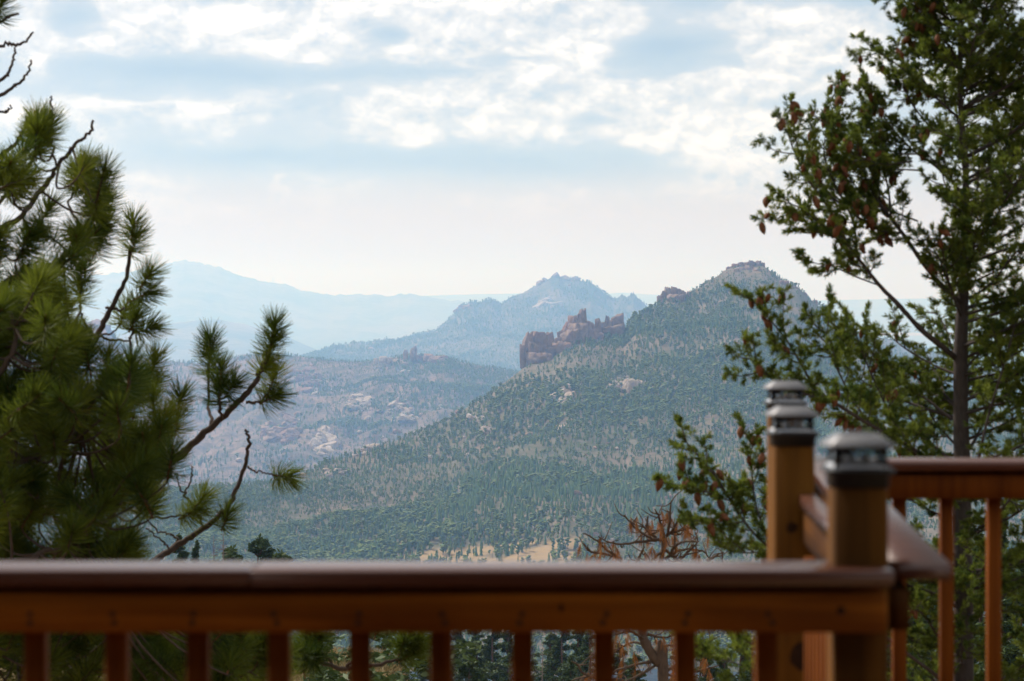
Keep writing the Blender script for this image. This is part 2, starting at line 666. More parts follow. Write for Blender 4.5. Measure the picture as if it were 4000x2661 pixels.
class Ridge:
    """one mountain as a polar height field: a crest line with a real depth, a face towards us and a back slope"""
    def __init__(self, crest, depth, foot_d, foot_y, p0, p1, shape=0.55, amp=14.0, wl=420.0, seed=1, jag=0.0, meadow=None, back=0.25):
        self.cy = curve_of(crest); self.cd = curve_of(depth)
        self.fd = curve_of(foot_d); self.fy = curve_of(foot_y)
        self.p0, self.p1, self.shape, self.amp, self.wl, self.seed, self.jag = p0, p1, shape, amp, wl, seed, jag
        self.mead = meadow
        self.back = back

    def at(self, px, t):
        px = np.asarray(px, float); t = np.asarray(t, float)
        dc = self.cd(px); df = self.fd(px)
        zc = CZ - (self.cy(px) - HY) / F * dc
        zf = CZ - (self.fy(px) - HY) / F * df
        d = df + (dc - df) * t
        tt = np.clip(t, 0, 1)
        g = self.shape * tt + (1 - self.shape) * tt ** 2.2
        z = zf + (zc - zf) * g
        over = np.clip(t - 1, 0, None)
        z = z - over * (dc - df) * self.back - over ** 2 * (dc - df) * 0.3
        x = (px - 2000) / F * d
        fade = 0.06 + 0.94 * (1 - tt ** 5)
        fade = fade * (0.35 + 0.65 * np.clip(t * 4, 0, 1))
        s = self.seed * 3.7
        nz = fbm(x / self.wl + s, d / (self.wl * 1.3) - s, 6, self.seed, 0.52)
        rid = 1 - 2 * np.abs(fbm(x / (self.wl * 0.55) - s, d / (self.wl * 1.2) + s, 4, self.seed + 40))
        z = z + self.amp * (nz * 1.3 + (rid - 0.5) * 0.7) * fade
        if self.jag:
            z = z + self.jag * fbm(px / 26.0, t * 3.0, 4, self.seed + 80, 0.6) * np.clip((t - 0.75) * 4, 0, 1)
        return x, d, z

    def mesh(self, name, nx, nt, m, label, back_t=1.35, near_t=0.0):
        px = np.linspace(self.p0, self.p1, nx)
        t = np.concatenate([np.linspace(near_t, 1.0, nt), np.linspace(1.0, back_t, 12)[1:]])
        PXg, T = np.meshgrid(px, t)
        x, d, z = self.at(PXg, T)
        v = np.stack([x, d, z], -1).reshape(-1, 3)
        n1 = len(t)
        idx = np.arange(n1 * nx).reshape(n1, nx)
        q = np.stack([idx[:-1, :-1], idx[:-1, 1:], idx[1:, 1:], idx[1:, :-1]], -1).reshape(-1, 4)
        me = mk_mesh(name, v, q, None, True)
        at = me.attributes.new('meadow', 'FLOAT', 'POINT')
        md = np.zeros(len(v))
        if self.mead is not None:
            py = HY - (v[:, 2] - CZ) / v[:, 1] * F
            md = self.mead(PXg.ravel(), py)
        at.data.foreach_set('value', md.astype(np.float32))
        return tag(link(name, me, m), label, None, None, 'structure')

    def scatter(self, n, tlo=0.0, thi=1.06):
        """points spread evenly over the ground"""
        px = rng.uniform(self.p0, self.p1, n * 2)
        t = rng.uniform(tlo, thi, n * 2)
        d = self.fd(px) + (self.cd(px) - self.fd(px)) * t
        keep = rng.random(n * 2) < d / d.max()
        px = px[keep][:n]; t = t[keep][:n]
        x, d, z = self.at(px, t)
        py = HY - (z - CZ) / d * F
        return px, t, x, d, z, py


def meadow_main(px, py):
    # dry grass spurs at the foot of the mountain, and small bare patches
    line = 2195 - (px - 1450) * 0.098 + 14 * fbm(px / 90.0, py / 400.0, 3, 7)
    band = sstep(py, line - 34, line - 16) * (1 - sstep(py, line + 70 + 90 * fbm(px / 120.0, py / 200.0, 3, 9), line + 260))
    band = band * sstep(px + 60 * fbm(py / 30.0, px / 200.0, 3, 15), 1400, 1640) * (1 - sstep(px, 2230, 2330))
    band = band * sstep(fbm(px / 130.0, py / 26.0 + px / 260.0, 4, 5) + 0.40, 0.05, 0.40)
    return np.clip(band, 0, 1)


main = Ridge(
    crest=[(-300, 2010), (0, 1990), (500, 1930), (800, 1903), (1000, 1888), (1150, 1870), (1280, 1806), (1400, 1776), (1500, 1738), (1650, 1685),
           (1750, 1645), (1900, 1545), (2000, 1475), (2050, 1435), (2160, 1392), (2200, 1350), (2300, 1318), (2440, 1295), (2480, 1235),
           (2545, 1205), (2600, 1172), (2680, 1150), (2735, 1122), (2755, 1100), (2800, 1082), (2830, 1058), (2860, 1046), (2920, 1036), (2985, 1042), (3060, 1096),
           (3120, 1124), (3160, 1168), (3220, 1213), (3300, 1282), (3400, 1352), (3600, 1482), (4400, 1830)],
    depth=[(-300, 3300), (0, 3400), (800, 3700), (1150, 3900), (1400, 4150), (1750, 4500), (2050, 4800), (2300, 5000), (2920, 5450), (3300, 5250), (4400, 4300)],
    foot_d=[(-300, 2250), (4400, 2250)], foot_y=[(-300, 2640), (4400, 2640)], p0=-300, p1=4400, shape=0.5, amp=31, wl=430, seed=3, meadow=meadow_main)
mid = Ridge(
    crest=[(-200, 1330), (200, 1300), (330, 1275), (380, 1262), (430, 1300), (480, 1350), (560, 1395), (640, 1415), (800, 1424), (890, 1405), (960, 1388),
           (1150, 1392), (1300, 1412), (1380, 1416), (1460, 1410), (1560, 1396), (1650, 1398), (1750, 1405), (1850, 1424), (1950, 1440), (2100, 1470), (2400, 1530)],
    depth=[(-200, 10600), (700, 10100), (1150, 9450), (2400, 8850)],
    foot_d=[(-200, 6700), (800, 6400), (1300, 6700), (2400, 7700)], foot_y=[(-200, 1960), (900, 1950), (1300, 1880), (1700, 1760), (2400, 1600)],
    p0=-200, p1=2400, shape=0.55, amp=74, wl=540, seed=11)
second = Ridge(
    crest=[(900, 1460), (1150, 1402), (1250, 1372), (1300, 1350), (1440, 1338), (1560, 1326), (1700, 1290), (1760, 1240), (1790, 1218), (1815, 1190), (1840, 1182),
           (1870, 1186), (1900, 1168), (1930, 1172), (1960, 1186), (1995, 1162), (2030, 1150), (2070, 1124), (2110, 1108), (2135, 1092), (2180, 1080), (2215, 1094),
           (2250, 1093), (2290, 1108), (2310, 1104), (2335, 1128), (2370, 1148), (2400, 1168), (2425, 1152), (2450, 1160), (2475, 1150), (2500, 1168), (2530, 1198), (2600, 1250), (2900, 1420)],
    depth=[(900, 15500), (2180, 17500), (2900, 17500)], foot_d=[(900, 12800), (2900, 12800)], foot_y=[(900, 1560), (2900, 1560)],
    p0=900, p1=2900, shape=0.55, amp=70, wl=1150, seed=21, jag=18)
farl = Ridge(
    crest=[(-400, 1150), (0, 1120), (300, 1085), (500, 1062), (640, 1037), (700, 1020), (735, 1025), (790, 1028), (830, 1040), (880, 1055), (920, 1072), (960, 1080), (1010, 1098),
           (1050, 1106), (1090, 1108), (1170, 1130), (1280, 1152), (1400, 1147), (1500, 1154), (1600, 1150), (1700, 1164), (1800, 1178), (2000, 1184), (2400, 1200)],
    depth=[(-400, 42000), (2400, 42000)], foot_d=[(-400, 30000), (2400, 30000)], foot_y=[(-400, 1480), (2400, 1480)],
    p0=-400, p1=2400, shape=0.6, amp=210, wl=3200, seed=31, jag=48)
fors = Ridge(
    crest=[(-400, 1320), (300, 1300), (600, 1272), (760, 1252), (850, 1248), (950, 1266), (1100, 1305), (1250, 1372), (1500, 1420)],
    depth=[(-400, 28000), (1500, 28000)], foot_d=[(-400, 20000), (1500, 20000)], foot_y=[(-400, 1560), (1500, 1560)],
    p0=-400, p1=1500, shape=0.6, amp=80, wl=1800, seed=37, jag=8)
plat = Ridge(
    crest=[(1300, 1170), (1640, 1156), (1900, 1149), (2100, 1147), (2330, 1152), (2430, 1143), (2520, 1150), (2700, 1158), (3200, 1174), (3500, 1168), (4400, 1162)],
    depth=[(1300, 56000), (4400, 56000)], foot_d=[(1300, 43000), (4400, 43000)], foot_y=[(1300, 1300), (4400, 1300)],
    p0=1300, p1=4400, shape=0.7, amp=60, wl=4000, seed=41, jag=4, back=0.01)
right = Ridge(
    crest=[(3000, 1400), (3300, 1290), (3500, 1330), (3700, 1390), (3850, 1446), (4000, 1440), (4200, 1430), (4500, 1440)],
    depth=[(3000, 11000), (4500, 9500)], foot_d=[(3000, 7200), (4500, 7200)], foot_y=[(3000, 1760), (4500, 1760)],
    p0=3000, p1=4500, shape=0.6, amp=60, wl=900, seed=51, jag=6)

main.mesh('mountain', 340, 230, M['land_main'], 'large forested mountain with rocky summit filling the middle distance')
mid.mesh('mountain', 360, 200, M['land_mid'], 'hazy half burned ridge with boulders across the canyon on the left')
second.mesh('mountain', 240, 90, M['land_far'], 'blue hazed pointed mountain behind the forested one')
farl.mesh('mountain', 260, 70, M['land_vfar'], 'pale blue long mountain on the left horizon')
fors.mesh('mountain', 160, 40, M['land_vfar'], 'low blue foothill in front of the palest mountain')
plat.mesh('plateau', 200, 40, M['land_vfar'], 'palest flat plateau along the horizon')
right.mesh('mountain', 120, 60, M['land_far'], 'hazy blue hill showing through the fir at the right edge')


def ground_z(x, d):
    px = x / np.maximum(d, 1) * F + 2000
    left = 1 - sstep(px, 1480, 1900)
    dd = np.maximum(d, 0)
    near = np.minimum(dd, 62.0); beyond = np.maximum(dd - 62.0, 0)
    zl = -(4.4 + 0.082 * near + 0.172 * beyond)
    zr = -(4.4 + 0.172 * dd)
    z = CZ + zl * left + zr * (1 - left)
    far = np.maximum(dd - 600, 0)
    z = z - far * 0.012
    amp = np.clip(dd / 60, 0.15, 1) * 0.5 + np.clip((dd - 80) / 300, 0, 4) * 2.0
    return z + amp * fbm(x / 14.0, d / 14.0, 5, 61) * 0.6 + amp * fbm(x / 90.0, d / 90.0, 3, 67)


gd = np.concatenate([np.linspace(-30, 8, 14), np.geomspace(9, 2700, 190)])
ga = np.linspace(-0.62, 0.62, 170)
A_, D_ = np.meshgrid(ga, gd)
gxx = A_ * (np.abs(D_) + 45)
gzz = ground_z(gxx, D_)
idx = np.arange(A_.size).reshape(A_.shape)
q = np.stack([idx[:-1, :-1], idx[:-1, 1:], idx[1:, 1:], idx[1:, :-1]], -1).reshape(-1, 4)
tag(link('ground', mk_mesh('ground', np.stack([gxx, D_, gzz], -1).reshape(-1, 3), q, None, True), M['hill']),
    'dry reddish hillside falling away below the deck', None, None, 'structure')
# the land that carries everything out to the horizon, under the mountains
gs = np.linspace(-60000, 60000, 61); gt = np.linspace(-6000, 76000, 42)
X_, Y_ = np.meshgrid(gs, gt)
Z_ = -1300 + 40 * fbm(X_ / 9000, Y_ / 9000, 3, 71)
idx = np.arange(X_.size).reshape(X_.shape)
q = np.stack([idx[:-1, :-1], idx[:-1, 1:], idx[1:, 1:], idx[1:, :-1]], -1).reshape(-1, 4)
tag(link('valley_floor', mk_mesh('valley_floor', np.stack([X_, Y_, Z_], -1).reshape(-1, 3), q, None, True), M['land_vfar']),
    'hazy low land reaching out to the horizon', None, None, 'structure')

# ------------------------------------------------------------------ haze
hz = MB()
hz.box((-62000, -7000, -1700), (62000, 78000, 720))
hm = bpy.data.materials.new('summer_haze')
hm.use_nodes = True
hm.node_tree.nodes.clear()
hn = N(hm.node_tree)
ho = hn.node('ShaderNodeOutputMaterial')
pv = hn.node('ShaderNodeVolumePrincipled')
pv.inputs['Color'].default_value = (0.30, 0.555, 1.0, 1)
pv.inputs['Absorption Color'].default_value = (1, 1, 1, 1)
pv.inputs['Density'].default_value = 7.2e-5
pv.inputs['Anisotropy'].default_value = 0.45
hm.node_tree.links.new(pv.outputs[0], ho.inputs['Volume'])
tag(hz.build('haze', hm), 'thin blue summer haze filling the valleys', None, None, 'stuff')

#@@FOREST
# ------------------------------------------------------------------ forest on the mountains
def star_tier(mb, z0, z1, r, k, droop=0.25):
    ang = np.arange(2 * k) / (2 * k) * 2 * np.pi + rng.random() * 6
    rr = np.where(np.arange(2 * k) % 2 == 0, r, r * 0.55) * rng.uniform(0.75, 1.2, 2 * k)
    zz = np.where(np.arange(2 * k) % 2 == 0, z0 - droop * (z1 - z0), z0 + 0.2 * (z1 - z0))
    off = rng.uniform(-0.12, 0.12, 2) * r
    v = [(off[0], off[1], z1)] + [(rr[i] * math.cos(ang[i]), rr[i] * math.sin(ang[i]), zz[i]) for i in range(2 * k)]
    t = [(0, 1 + i, 1 + (i + 1) % (2 * k)) for i in range(2 * k)]
    mb.add(v, None, t)


def lump(mb, c, r, n=(6, 4), jit=0.35):
    na, nb = n
    v = [(c[0], c[1], c[2] - r[2])]
    for j in range(1, nb):
        th = -math.pi / 2 + math.pi * j / nb
        for i in range(na):
            a = 2 * math.pi * (i + 0.5 * (j % 2)) / na
            k = 1 + jit * (rng.random() - 0.5) * 2
            v.append((c[0] + r[0] * k * math.cos(th) * math.cos(a), c[1] + r[1] * k * math.cos(th) * math.sin(a), c[2] + r[2] * k * math.sin(th)))
    v.append((c[0], c[1], c[2] + r[2]))
    t = []; q = []
    for i in range(na):
        j = (i + 1) % na
        t.append((0, 1 + j, 1 + i))
        t.append((len(v) - 1, 1 + (nb - 2) * na + i, 1 + (nb - 2) * na + j))
        for b in range(nb - 2):
            q.append((1 + b * na + i, 1 + b * na + j, 1 + (b + 1) * na + j, 1 + (b + 1) * na + i))
    mb.add(v, q, t)


def f_fartree(c1, c2):
    def f(n, out):
        k = orand(n)
        g = n.noise(ocoord(n), 9.0, 2, 0.6)
        col = n.mix((k * 0.75 + (g - 0.5) * 0.9 + 0.12).clamp(), c1, c2)
        principled(n, out, col, 0.9, 0.1)
    return f


M['far_fir'] = mat('far_fir', f_fartree((0.034, 0.080, 0.027, 1), (0.130, 0.182, 0.058, 1)))
M['far_pine'] = mat('far_pine', f_fartree((0.058, 0.100, 0.030, 1), (0.185, 0.215, 0.072, 1)))
M['far_snag'] = mat('far_snag', f_fartree((0.08, 0.065, 0.06, 1), (0.19, 0.16, 0.148, 1)))
protos = bpy.data.collections.new('far_tree_kinds')


def proto(name, mb, m):
    me = mb.mesh(name)
    me.materials.append(m)
    protos.objects.link(bpy.data.objects.new(name, me))


for k in range(4):
    mb = MB()
    nt = 6
    for i in range(nt):
        z0 = 0.06 + 0.90 * i / nt
        star_tier(mb, z0, min(1.0, z0 + 0.30), 0.21 * (1 - i / nt * 0.86) * rng.uniform(0.85, 1.1), 5)
    proto('a_fir_%d' % k, mb, M['far_fir'])
for k in range(4):
    mb = MB()
    mb.tube([(0, 0, 0), (0, 0, 0.8)], [0.02, 0.008], 4)
    for i in range(9):
        z = 0.30 + 0.62 * i / 8
        r = 0.20 * math.sin(math.pi * (0.22 + 0.70 * (1 - (z - 0.3) / 0.75))) * rng.uniform(0.7, 1.1)
        a = rng.random() * 6.28
        lump(mb, (math.cos(a) * r * 0.55, math.sin(a) * r * 0.55, z), (r * 0.85, r * 0.85, 0.085), (5, 4))
    proto('b_pine_%d' % k, mb, M['far_pine'])
for k in range(2):
    mb = MB()
    mb.tube([(0, 0, 0), (0.01, 0.01, 0.5), (0.0, 0.02, 1)], [0.022, 0.016, 0.003], 4)
    for i in range(9):
        z = rng.uniform(0.3, 0.92); a = rng.random() * 6.28; l = 0.14 * (1.05 - z)
        mb.tube([(0, 0, z), (math.cos(a) * l, math.sin(a) * l, z - 0.03)], [0.008, 0.003], 3)
    proto('c_snag_%d' % k, mb, M['far_snag'])

rockprotos = bpy.data.collections.new('boulder_kinds')


def rock_geo(seed, na=14, nb=9, p=3.2, rough=0.28):
    """a fractured block: many random joint planes cut a rounded lump, then a little roughness"""
    g = np.random.default_rng(int(seed) + 5)
    th = np.linspace(-np.pi / 2, np.pi / 2, nb + 1)
    ph = np.arange(na) / na * 2 * np.pi
    T, PH = np.meshgrid(th, ph, indexing='ij')
    PH = PH + 0.5 * (np.arange(nb + 1) % 2)[:, None] * 2 * np.pi / na
    d = np.stack([np.cos(T) * np.cos(PH), np.cos(T) * np.sin(PH), np.sin(T)], -1)
    r = np.full(T.shape, 1.45)
    nrm = [np.array(v_, float) for v_ in ((1, 0, 0), (-1, 0, 0), (0, 1, 0), (0, -1, 0), (0, 0, 1), (0, 0, -1))]
    hh = [g.uniform(0.85, 1.05) for _ in nrm]
    for _ in range(int(6 + p * 3)):
        v_ = g.normal(size=3); v_[2] *= 0.55
        nrm.append(v_ / np.linalg.norm(v_)); hh.append(g.uniform(0.86, 1.22))
    for n_, h_ in zip(nrm, hh):
        n_ = n_ + g.normal(0, 0.10, 3); n_ /= np.linalg.norm(n_)
        c = np.sum(d * n_, -1)
        r = np.where(c > 1e-3, np.minimum(r, h_ / np.maximum(c, 1e-3)), r)
    k = fbm(d[..., 0] * 2.2 + d[..., 2] * 1.6 + seed, d[..., 1] * 2.2 - d[..., 2] * 1.4 + seed * 2.3, 5, int(seed) % 97 + 100, 0.62)
    ph2 = np.cos(T) * PH * 2.4
    crack = np.abs(fbm(PH * 2.2 + seed, T * 0.7 - seed, 3, int(seed) % 89 + 150))
    r = r * (1 + rough * k * 0.9 - 0.42 * rough * (crack < 0.07))
    r[0, :] = r[0, :].mean(); r[-1, :] = r[-1, :].mean()
    v = (d * r[..., None]).reshape(-1, 3)
    idx = np.arange(v.shape[0]).reshape(nb + 1, na)
    q = np.stack([idx[:-1], np.roll(idx[:-1], -1, 1), np.roll(idx[1:], -1, 1), idx[1:]], -1).reshape(-1, 4)
    return v, q


for k in range(5):
    v, q = rock_geo(3 + k * 7, 9, 6, 3, 0.32)
    me = mk_mesh('boulder_kind', v, q)
    me.materials.append(M['pale_rock'] if k < 3 else M['rock'])
    rockprotos.objects.link(bpy.data.objects.new('boulder_kind_%d' % k, me))


def scatter_object(name, pts, scl, rot, idx, coll, label):
    me = bpy.data.meshes.new(name)
    me.vertices.add(len(pts))
    me.vertices.foreach_set('co', np.asarray(pts, np.float32).ravel())
    a = me.attributes.new('scl', 'FLOAT_VECTOR', 'POINT'); a.data.foreach_set('vector', np.asarray(scl, np.float32).ravel())
    a = me.attributes.new('rot', 'FLOAT_VECTOR', 'POINT'); a.data.foreach_set('vector', np.asarray(rot, np.float32).ravel())
    a = me.attributes.new('pick', 'INT', 'POINT'); a.data.foreach_set('value', np.asarray(idx, np.int32))
    o = bpy.data.objects.new(name, me)
    COL.objects.link(o)
    g = bpy.data.node_groups.new(name, 'GeometryNodeTree')
    g.interface.new_socket('Geometry', in_out='INPUT', socket_type='NodeSocketGeometry')
    g.interface.new_socket('Geometry', in_out='OUTPUT', socket_type='NodeSocketGeometry')
    gi = g.nodes.new('NodeGroupInput'); go = g.nodes.new('NodeGroupOutput')
    ip = g.nodes.new('GeometryNodeInstanceOnPoints')
    ci = g.nodes.new('GeometryNodeCollectionInfo')
    ci.inputs['Collection'].default_value = coll
    ci.inputs['Separate Children'].default_value = True
    ci.inputs['Reset Children'].default_value = True
    g.links.new(gi.outputs[0], ip.inputs['Points'])
    g.links.new(ci.outputs[0], ip.inputs['Instance'])
    ip.inputs['Pick Instance'].default_value = True
    for nm, typ, sock in (('pick', 'INT', 'Instance Index'), ('rot', 'FLOAT_VECTOR', 'Rotation'), ('scl', 'FLOAT_VECTOR', 'Scale')):
        na = g.nodes.new('GeometryNodeInputNamedAttribute')
        na.data_type = typ
        na.inputs['Name'].default_value = nm
        g.links.new(na.outputs[0], ip.inputs[sock])
    g.links.new(ip.outputs[0], go.inputs[0])
    md = o.modifiers.new('scatter', 'NODES')
    md.node_group = g
    return tag(o, label, None, None, 'stuff')


def forest(name, ridge, n, dens, kinds, hgt, label, tlo=0.0):
    px, t, x, d, z, py = ridge.scatter(n, tlo)
    keep = rng.random(len(px)) < dens(px, py, x, d, t)
    px, x, d, z, py = px[keep], x[keep], d[keep], z[keep], py[keep]
    m = len(x)
    h = hgt * rng.uniform(0.5, 1.25, m) * np.clip(1.0 + 0.8 * fbm(x / 260.0, d / 320.0, 3, 221), 0.55, 1.5)
    pf, pp, ps = kinds(px, py, x, d)
    u = rng.random(m) * (pf + pp + ps)
    pick = np.where(u < pf, rng.integers(0, 4, m), np.where(u < pf + pp, 4 + rng.integers(0, 4, m), 8 + rng.integers(0, 2, m)))
    wd = h * rng.uniform(0.95, 1.55, m)
    scl = np.stack([wd, wd, h], -1)
    rot = np.stack([rng.normal(0, 0.03, m), rng.normal(0, 0.03, m), rng.uniform(0, 6.28, m)], -1)
    return scatter_object(name, np.stack([x, d, z - 0.3], -1), scl, rot, pick, protos, label), m


# rock faces where hardly any tree stands: bearing, height, half extents, how bare
BARE = [(2095, 1365, 75, 60, 0.95), (2240, 1300, 60, 55, 0.9), (2395, 1280, 45, 35, 0.8), (2625, 1160, 60, 34, 0.95), (2925, 1050, 80, 34, 0.93), (3110, 1180, 110, 70, 0.85), (2760, 1100, 50, 22, 0.5), (2500, 1225, 40, 25, 0.5),
        (2440, 1510, 70, 35, 0.8), (2220, 1550, 70, 35, 0.6), (2380, 1740, 140, 60, 0.35), (1600, 1745, 130, 14, 0.6), (1370, 1800, 90, 30, 0.5), (1850, 1610, 60, 25, 0.4),
        (2080, 1575, 40, 20, 0.5), (1450, 1800, 80, 25, 0.4)]


def dens_main(px, py, x, d, t):
    k = 0.95 - 0.75 * sstep(fbm(x / 130.0, d / 220.0, 5, 201, 0.62), 0.13, 0.48)
    for (cx, cy, rx, ry, a) in BARE:
        k = k * (1 - a * np.exp(-(((px - cx) / rx) ** 2 + ((py - cy) / ry) ** 2)))
    k = k * np.clip(0.84 + 1.0 * fbm(x / 330.0, d / 420.0, 4, 205), 0.30, 1.0) * (1 - 0.96 * meadow_main(px, py))
    k = k * (1 - 0.35 * (1 - sstep(px, 1200, 2000)) * (1 - sstep(py, 1830, 1880)))
    return k


def dens_mid(px, py, x, d, t):
    k = 0.92 - 0.72 * sstep(fbm(x / 220.0, d / 330.0, 5, 231, 0.6), 0.0, 0.45)
    k = k * (0.55 + 0.45 * sstep(px, 900, 1450))
    k = k * (0.6 + 0.4 * (1 - sstep(py, 1430, 1520)) + 0.4 * sstep(py, 1780, 1860))
    for (cx, cy, rx, ry, a) in ((1190, 1490, 70, 50, 0.8), (1400, 1580, 45, 30, 0.7), (1570, 1610, 70, 50, 0.7), (1270, 1740, 60, 60, 0.85), (1600, 1400, 40, 20, 0.6),
                                (930, 1760, 60, 100, 0.85), (1120, 1660, 60, 100, 0.5)):
        k = k * (1 - a * np.exp(-(((px - cx) / rx) ** 2 + ((py - cy) / ry) ** 2)))
    return k


def kinds_main(px, py, x, d):
    burn = 0.30 * (1 - sstep(px, 1500, 2300)) * (1 - sstep(py, 1830, 1930)) + 0.05 * sstep(fbm(x / 200, d / 200, 3, 211), 0.1, 0.4)
    return 0.55 * np.ones_like(px), np.clip(0.45 + 0.9 * fbm(x / 240, d / 300, 4, 213), 0.05, 1.3), burn + 0.04


def kinds_mid(px, py, x, d):
    burn = 0.35 + 0.75 * (1 - sstep(px, 1000, 1800))
    return 0.55 * np.ones_like(px), 0.3 * np.ones_like(px), burn


forest('forest', main, 112000, dens_main, kinds_main, 9.8, 'dense conifer forest covering the near mountain')
forest('forest', mid, 95000, dens_mid, kinds_mid, 13.5, 'sparse conifers and grey burned trunks on the hazy canyon ridge')
forest('forest', second, 38000, lambda px, py, x, d, t: 0.85 - 0.7 * sstep(fbm(x / 500, d / 800, 4, 251), 0.1, 0.45), lambda px, py, x, d: (0.7 + 0 * px, 0.3 + 0 * px, 0.05 + 0 * px),
       19.0, 'blue hazed forest on the pointed mountain')
forest('forest', right, 9000, lambda px, py, x, d, t: 0.7 + 0 * px, lambda px, py, x, d: (0.7 + 0 * px, 0.3 + 0 * px, 0.05 + 0 * px), 14.0, 'hazy forest on the hill at the right edge')


def boulders(ridge, n, dens, lo, hi, label, name='boulder_field'):
    px, t, x, d, z, py = ridge.scatter(n, 0.03, 1.0)
    keep = rng.random(len(px)) < dens(px, py, x, d, t)
    x, d, z = x[keep], d[keep], z[keep]
    m = len(x)
    s = lo * (hi / lo) ** (rng.random(m) ** 2.2)
    scl = np.stack([s * rng.uniform(0.8, 1.5, m), s * rng.uniform(0.8, 1.3, m), s * rng.uniform(0.45, 0.95, m)], -1)
    rot = np.stack([rng.normal(0, 0.2, m), rng.normal(0, 0.2, m), rng.uniform(0, 6.28, m)], -1)
    scatter_object(name, np.stack([x, d, z + s * 0.15], -1), scl, rot, rng.integers(0, 5, m), rockprotos, label)


def near_bare(lst, base):
    def f(px, py, x, d, t):
        k = base * sstep(fbm(x / 150, d / 200, 4, 271, 0.6), 0.0, 0.4)
        for (cx, cy, rx, ry, a) in lst:
            k = k + 0.9 * a * np.exp(-(((px - cx) / rx) ** 2 + ((py - cy) / ry) ** 2))
        return k
    return f


boulders(main, 9000, near_bare(BARE[8:], 0.22), 1.0, 8.0, 'scattered pale granite boulders between the trees of the near mountain')
boulders(mid, 6000, near_bare(((1190, 1490, 70, 50, 0.5), (1400, 1580, 45, 30, 0.8), (1570, 1610, 70, 50, 0.8), (1270, 1740, 60, 60, 0.8), (1120, 1660, 80, 110, 0.35)), 0.35),
         1.5, 14.0, 'scattered granite boulders on the burned canyon ridge')
boulders(second, 1600, near_bare(((2180, 1110, 150, 25, 0.5), (2150, 1180, 120, 40, 0.4)), 0.16), 4.0, 24.0, 'pale rock faces on the pointed blue mountain')

# ------------------------------------------------------------------ rock outcrops
ROCKGEO = {}


def block_mesh(k, m):
    key = (k, m.name)
    if key not in ROCKGEO:
        v, q = rock_geo(200 + k * 13, 40, 28, 2.0 + k % 3, 0.26)
        me = mk_mesh('block', v, q)
        me.materials.append(m)
        ROCKGEO[key] = me
    return ROCKGEO[key]


def outcrop(label, d, blocks, m, name='rock_outcrop', group=None):
    """blocks: bearing of the middle, top, base, half width (photo px), depth offset (m), tilt"""
    cx = np.mean([b[0] for b in blocks]); by = max(b[2] for b in blocks)
    base = P(cx, by, d)
    e = thing(name, label, 'rock', tuple(base), group)
    for i, (px, yt, yb, hw, dd, tilt) in enumerate(blocks):
        dep = d + dd
        top = P(px, yt, dep); bot = P(px, yb, dep)
        hz_ = (top[2] - bot[2]) * 0.5 + 4
        hx = hw / F * dep
        o = link('block', block_mesh((i * 3 + int(px)) % 7, m), None, e)
        c = (top + bot) / 2; c[2] -= 4
        o.location = tuple(c - base)
        o.scale = (hx * 0.95, hx * rng.uniform(0.75, 1.1), hz_)
        o.rotation_euler = (rng.normal(0, 0.05), tilt, rng.uniform(0, 6.28) if hx > hz_ * 1.3 else rng.choice([0, 1.57, 3.14, 4.71]) + rng.normal(0, 0.2))
    return e


outcrop('broad reddish cliff at the left end of the mountain\'s rock spine', 4870,
        [(2062, 1304, 1425, 26, 0, 0.03), (2105, 1298, 1418, 34, 14, 0), (2140, 1306, 1408, 28, 26, -0.03), (2172, 1322, 1392, 24, 30, 0), (2046, 1350, 1430, 16, -16, 0.06),
         (2085, 1340, 1425, 22, -22, 0.05), (2150, 1352, 1412, 34, 4, 0), (2110, 1375, 1432, 60, -30, 0), (2185, 1345, 1400, 34, 10, 0), (2200, 1335, 1392, 30, -14, 0)], M['rock'])
outcrop('tall reddish rock tower in the middle of the spine', 4960,
        [(2272, 1213, 1330, 24, 0, 0.02), (2246, 1232, 1335, 26, 6, 0.04), (2218, 1254, 1345, 24, 12, 0.05), (2196, 1288, 1355, 20, 14, 0.1), (2296, 1248, 1325, 18, 14, -0.08),
         (2262, 1262, 1345, 40, -16, 0), (2300, 1285, 1340, 40, -4, 0), (2230, 1290, 1365, 44, -26, 0), (2330, 1298, 1340, 34, -16, 0), (2258, 1222, 1300, 9, -6, 0.1), (2282, 1218, 1300, 9, 4, -0.05)], M['rock'])
outcrop('pair of thin rock spires between two towers', 5010, [(2336, 1240, 1308, 14, 0, -0.12), (2318, 1262, 1308, 12, -6, 0.1), (2350, 1262, 1310, 15, 8, -0.05)], M['rock'])
outcrop('blocky reddish rock tower with two horns nearest the saddle', 5030,
        [(2383, 1250, 1330, 22, 0, 0.04), (2412, 1230, 1328, 22, 8, 0), (2368, 1234, 1300, 9, -4, 0.1), (2430, 1252, 1318, 15, 12, -0.06), (2396, 1270, 1335, 40, -10, 0)], M['rock'])
outcrop('rounded rock knob on the shoulder below the summit', 5230,
        [(2592, 1136, 1206, 16, 0, 0.1), (2612, 1126, 1204, 20, 4, 0.03), (2640, 1125, 1200, 22, 10, 0), (2664, 1134, 1196, 18, 16, -0.06), (2580, 1154, 1214, 13, -8, 0.15), (2625, 1150, 1208, 26, -18, 0), (2655, 1152, 1204, 22, -14, 0), (2690, 1138, 1180, 12, 20, 0)], M['rock'])
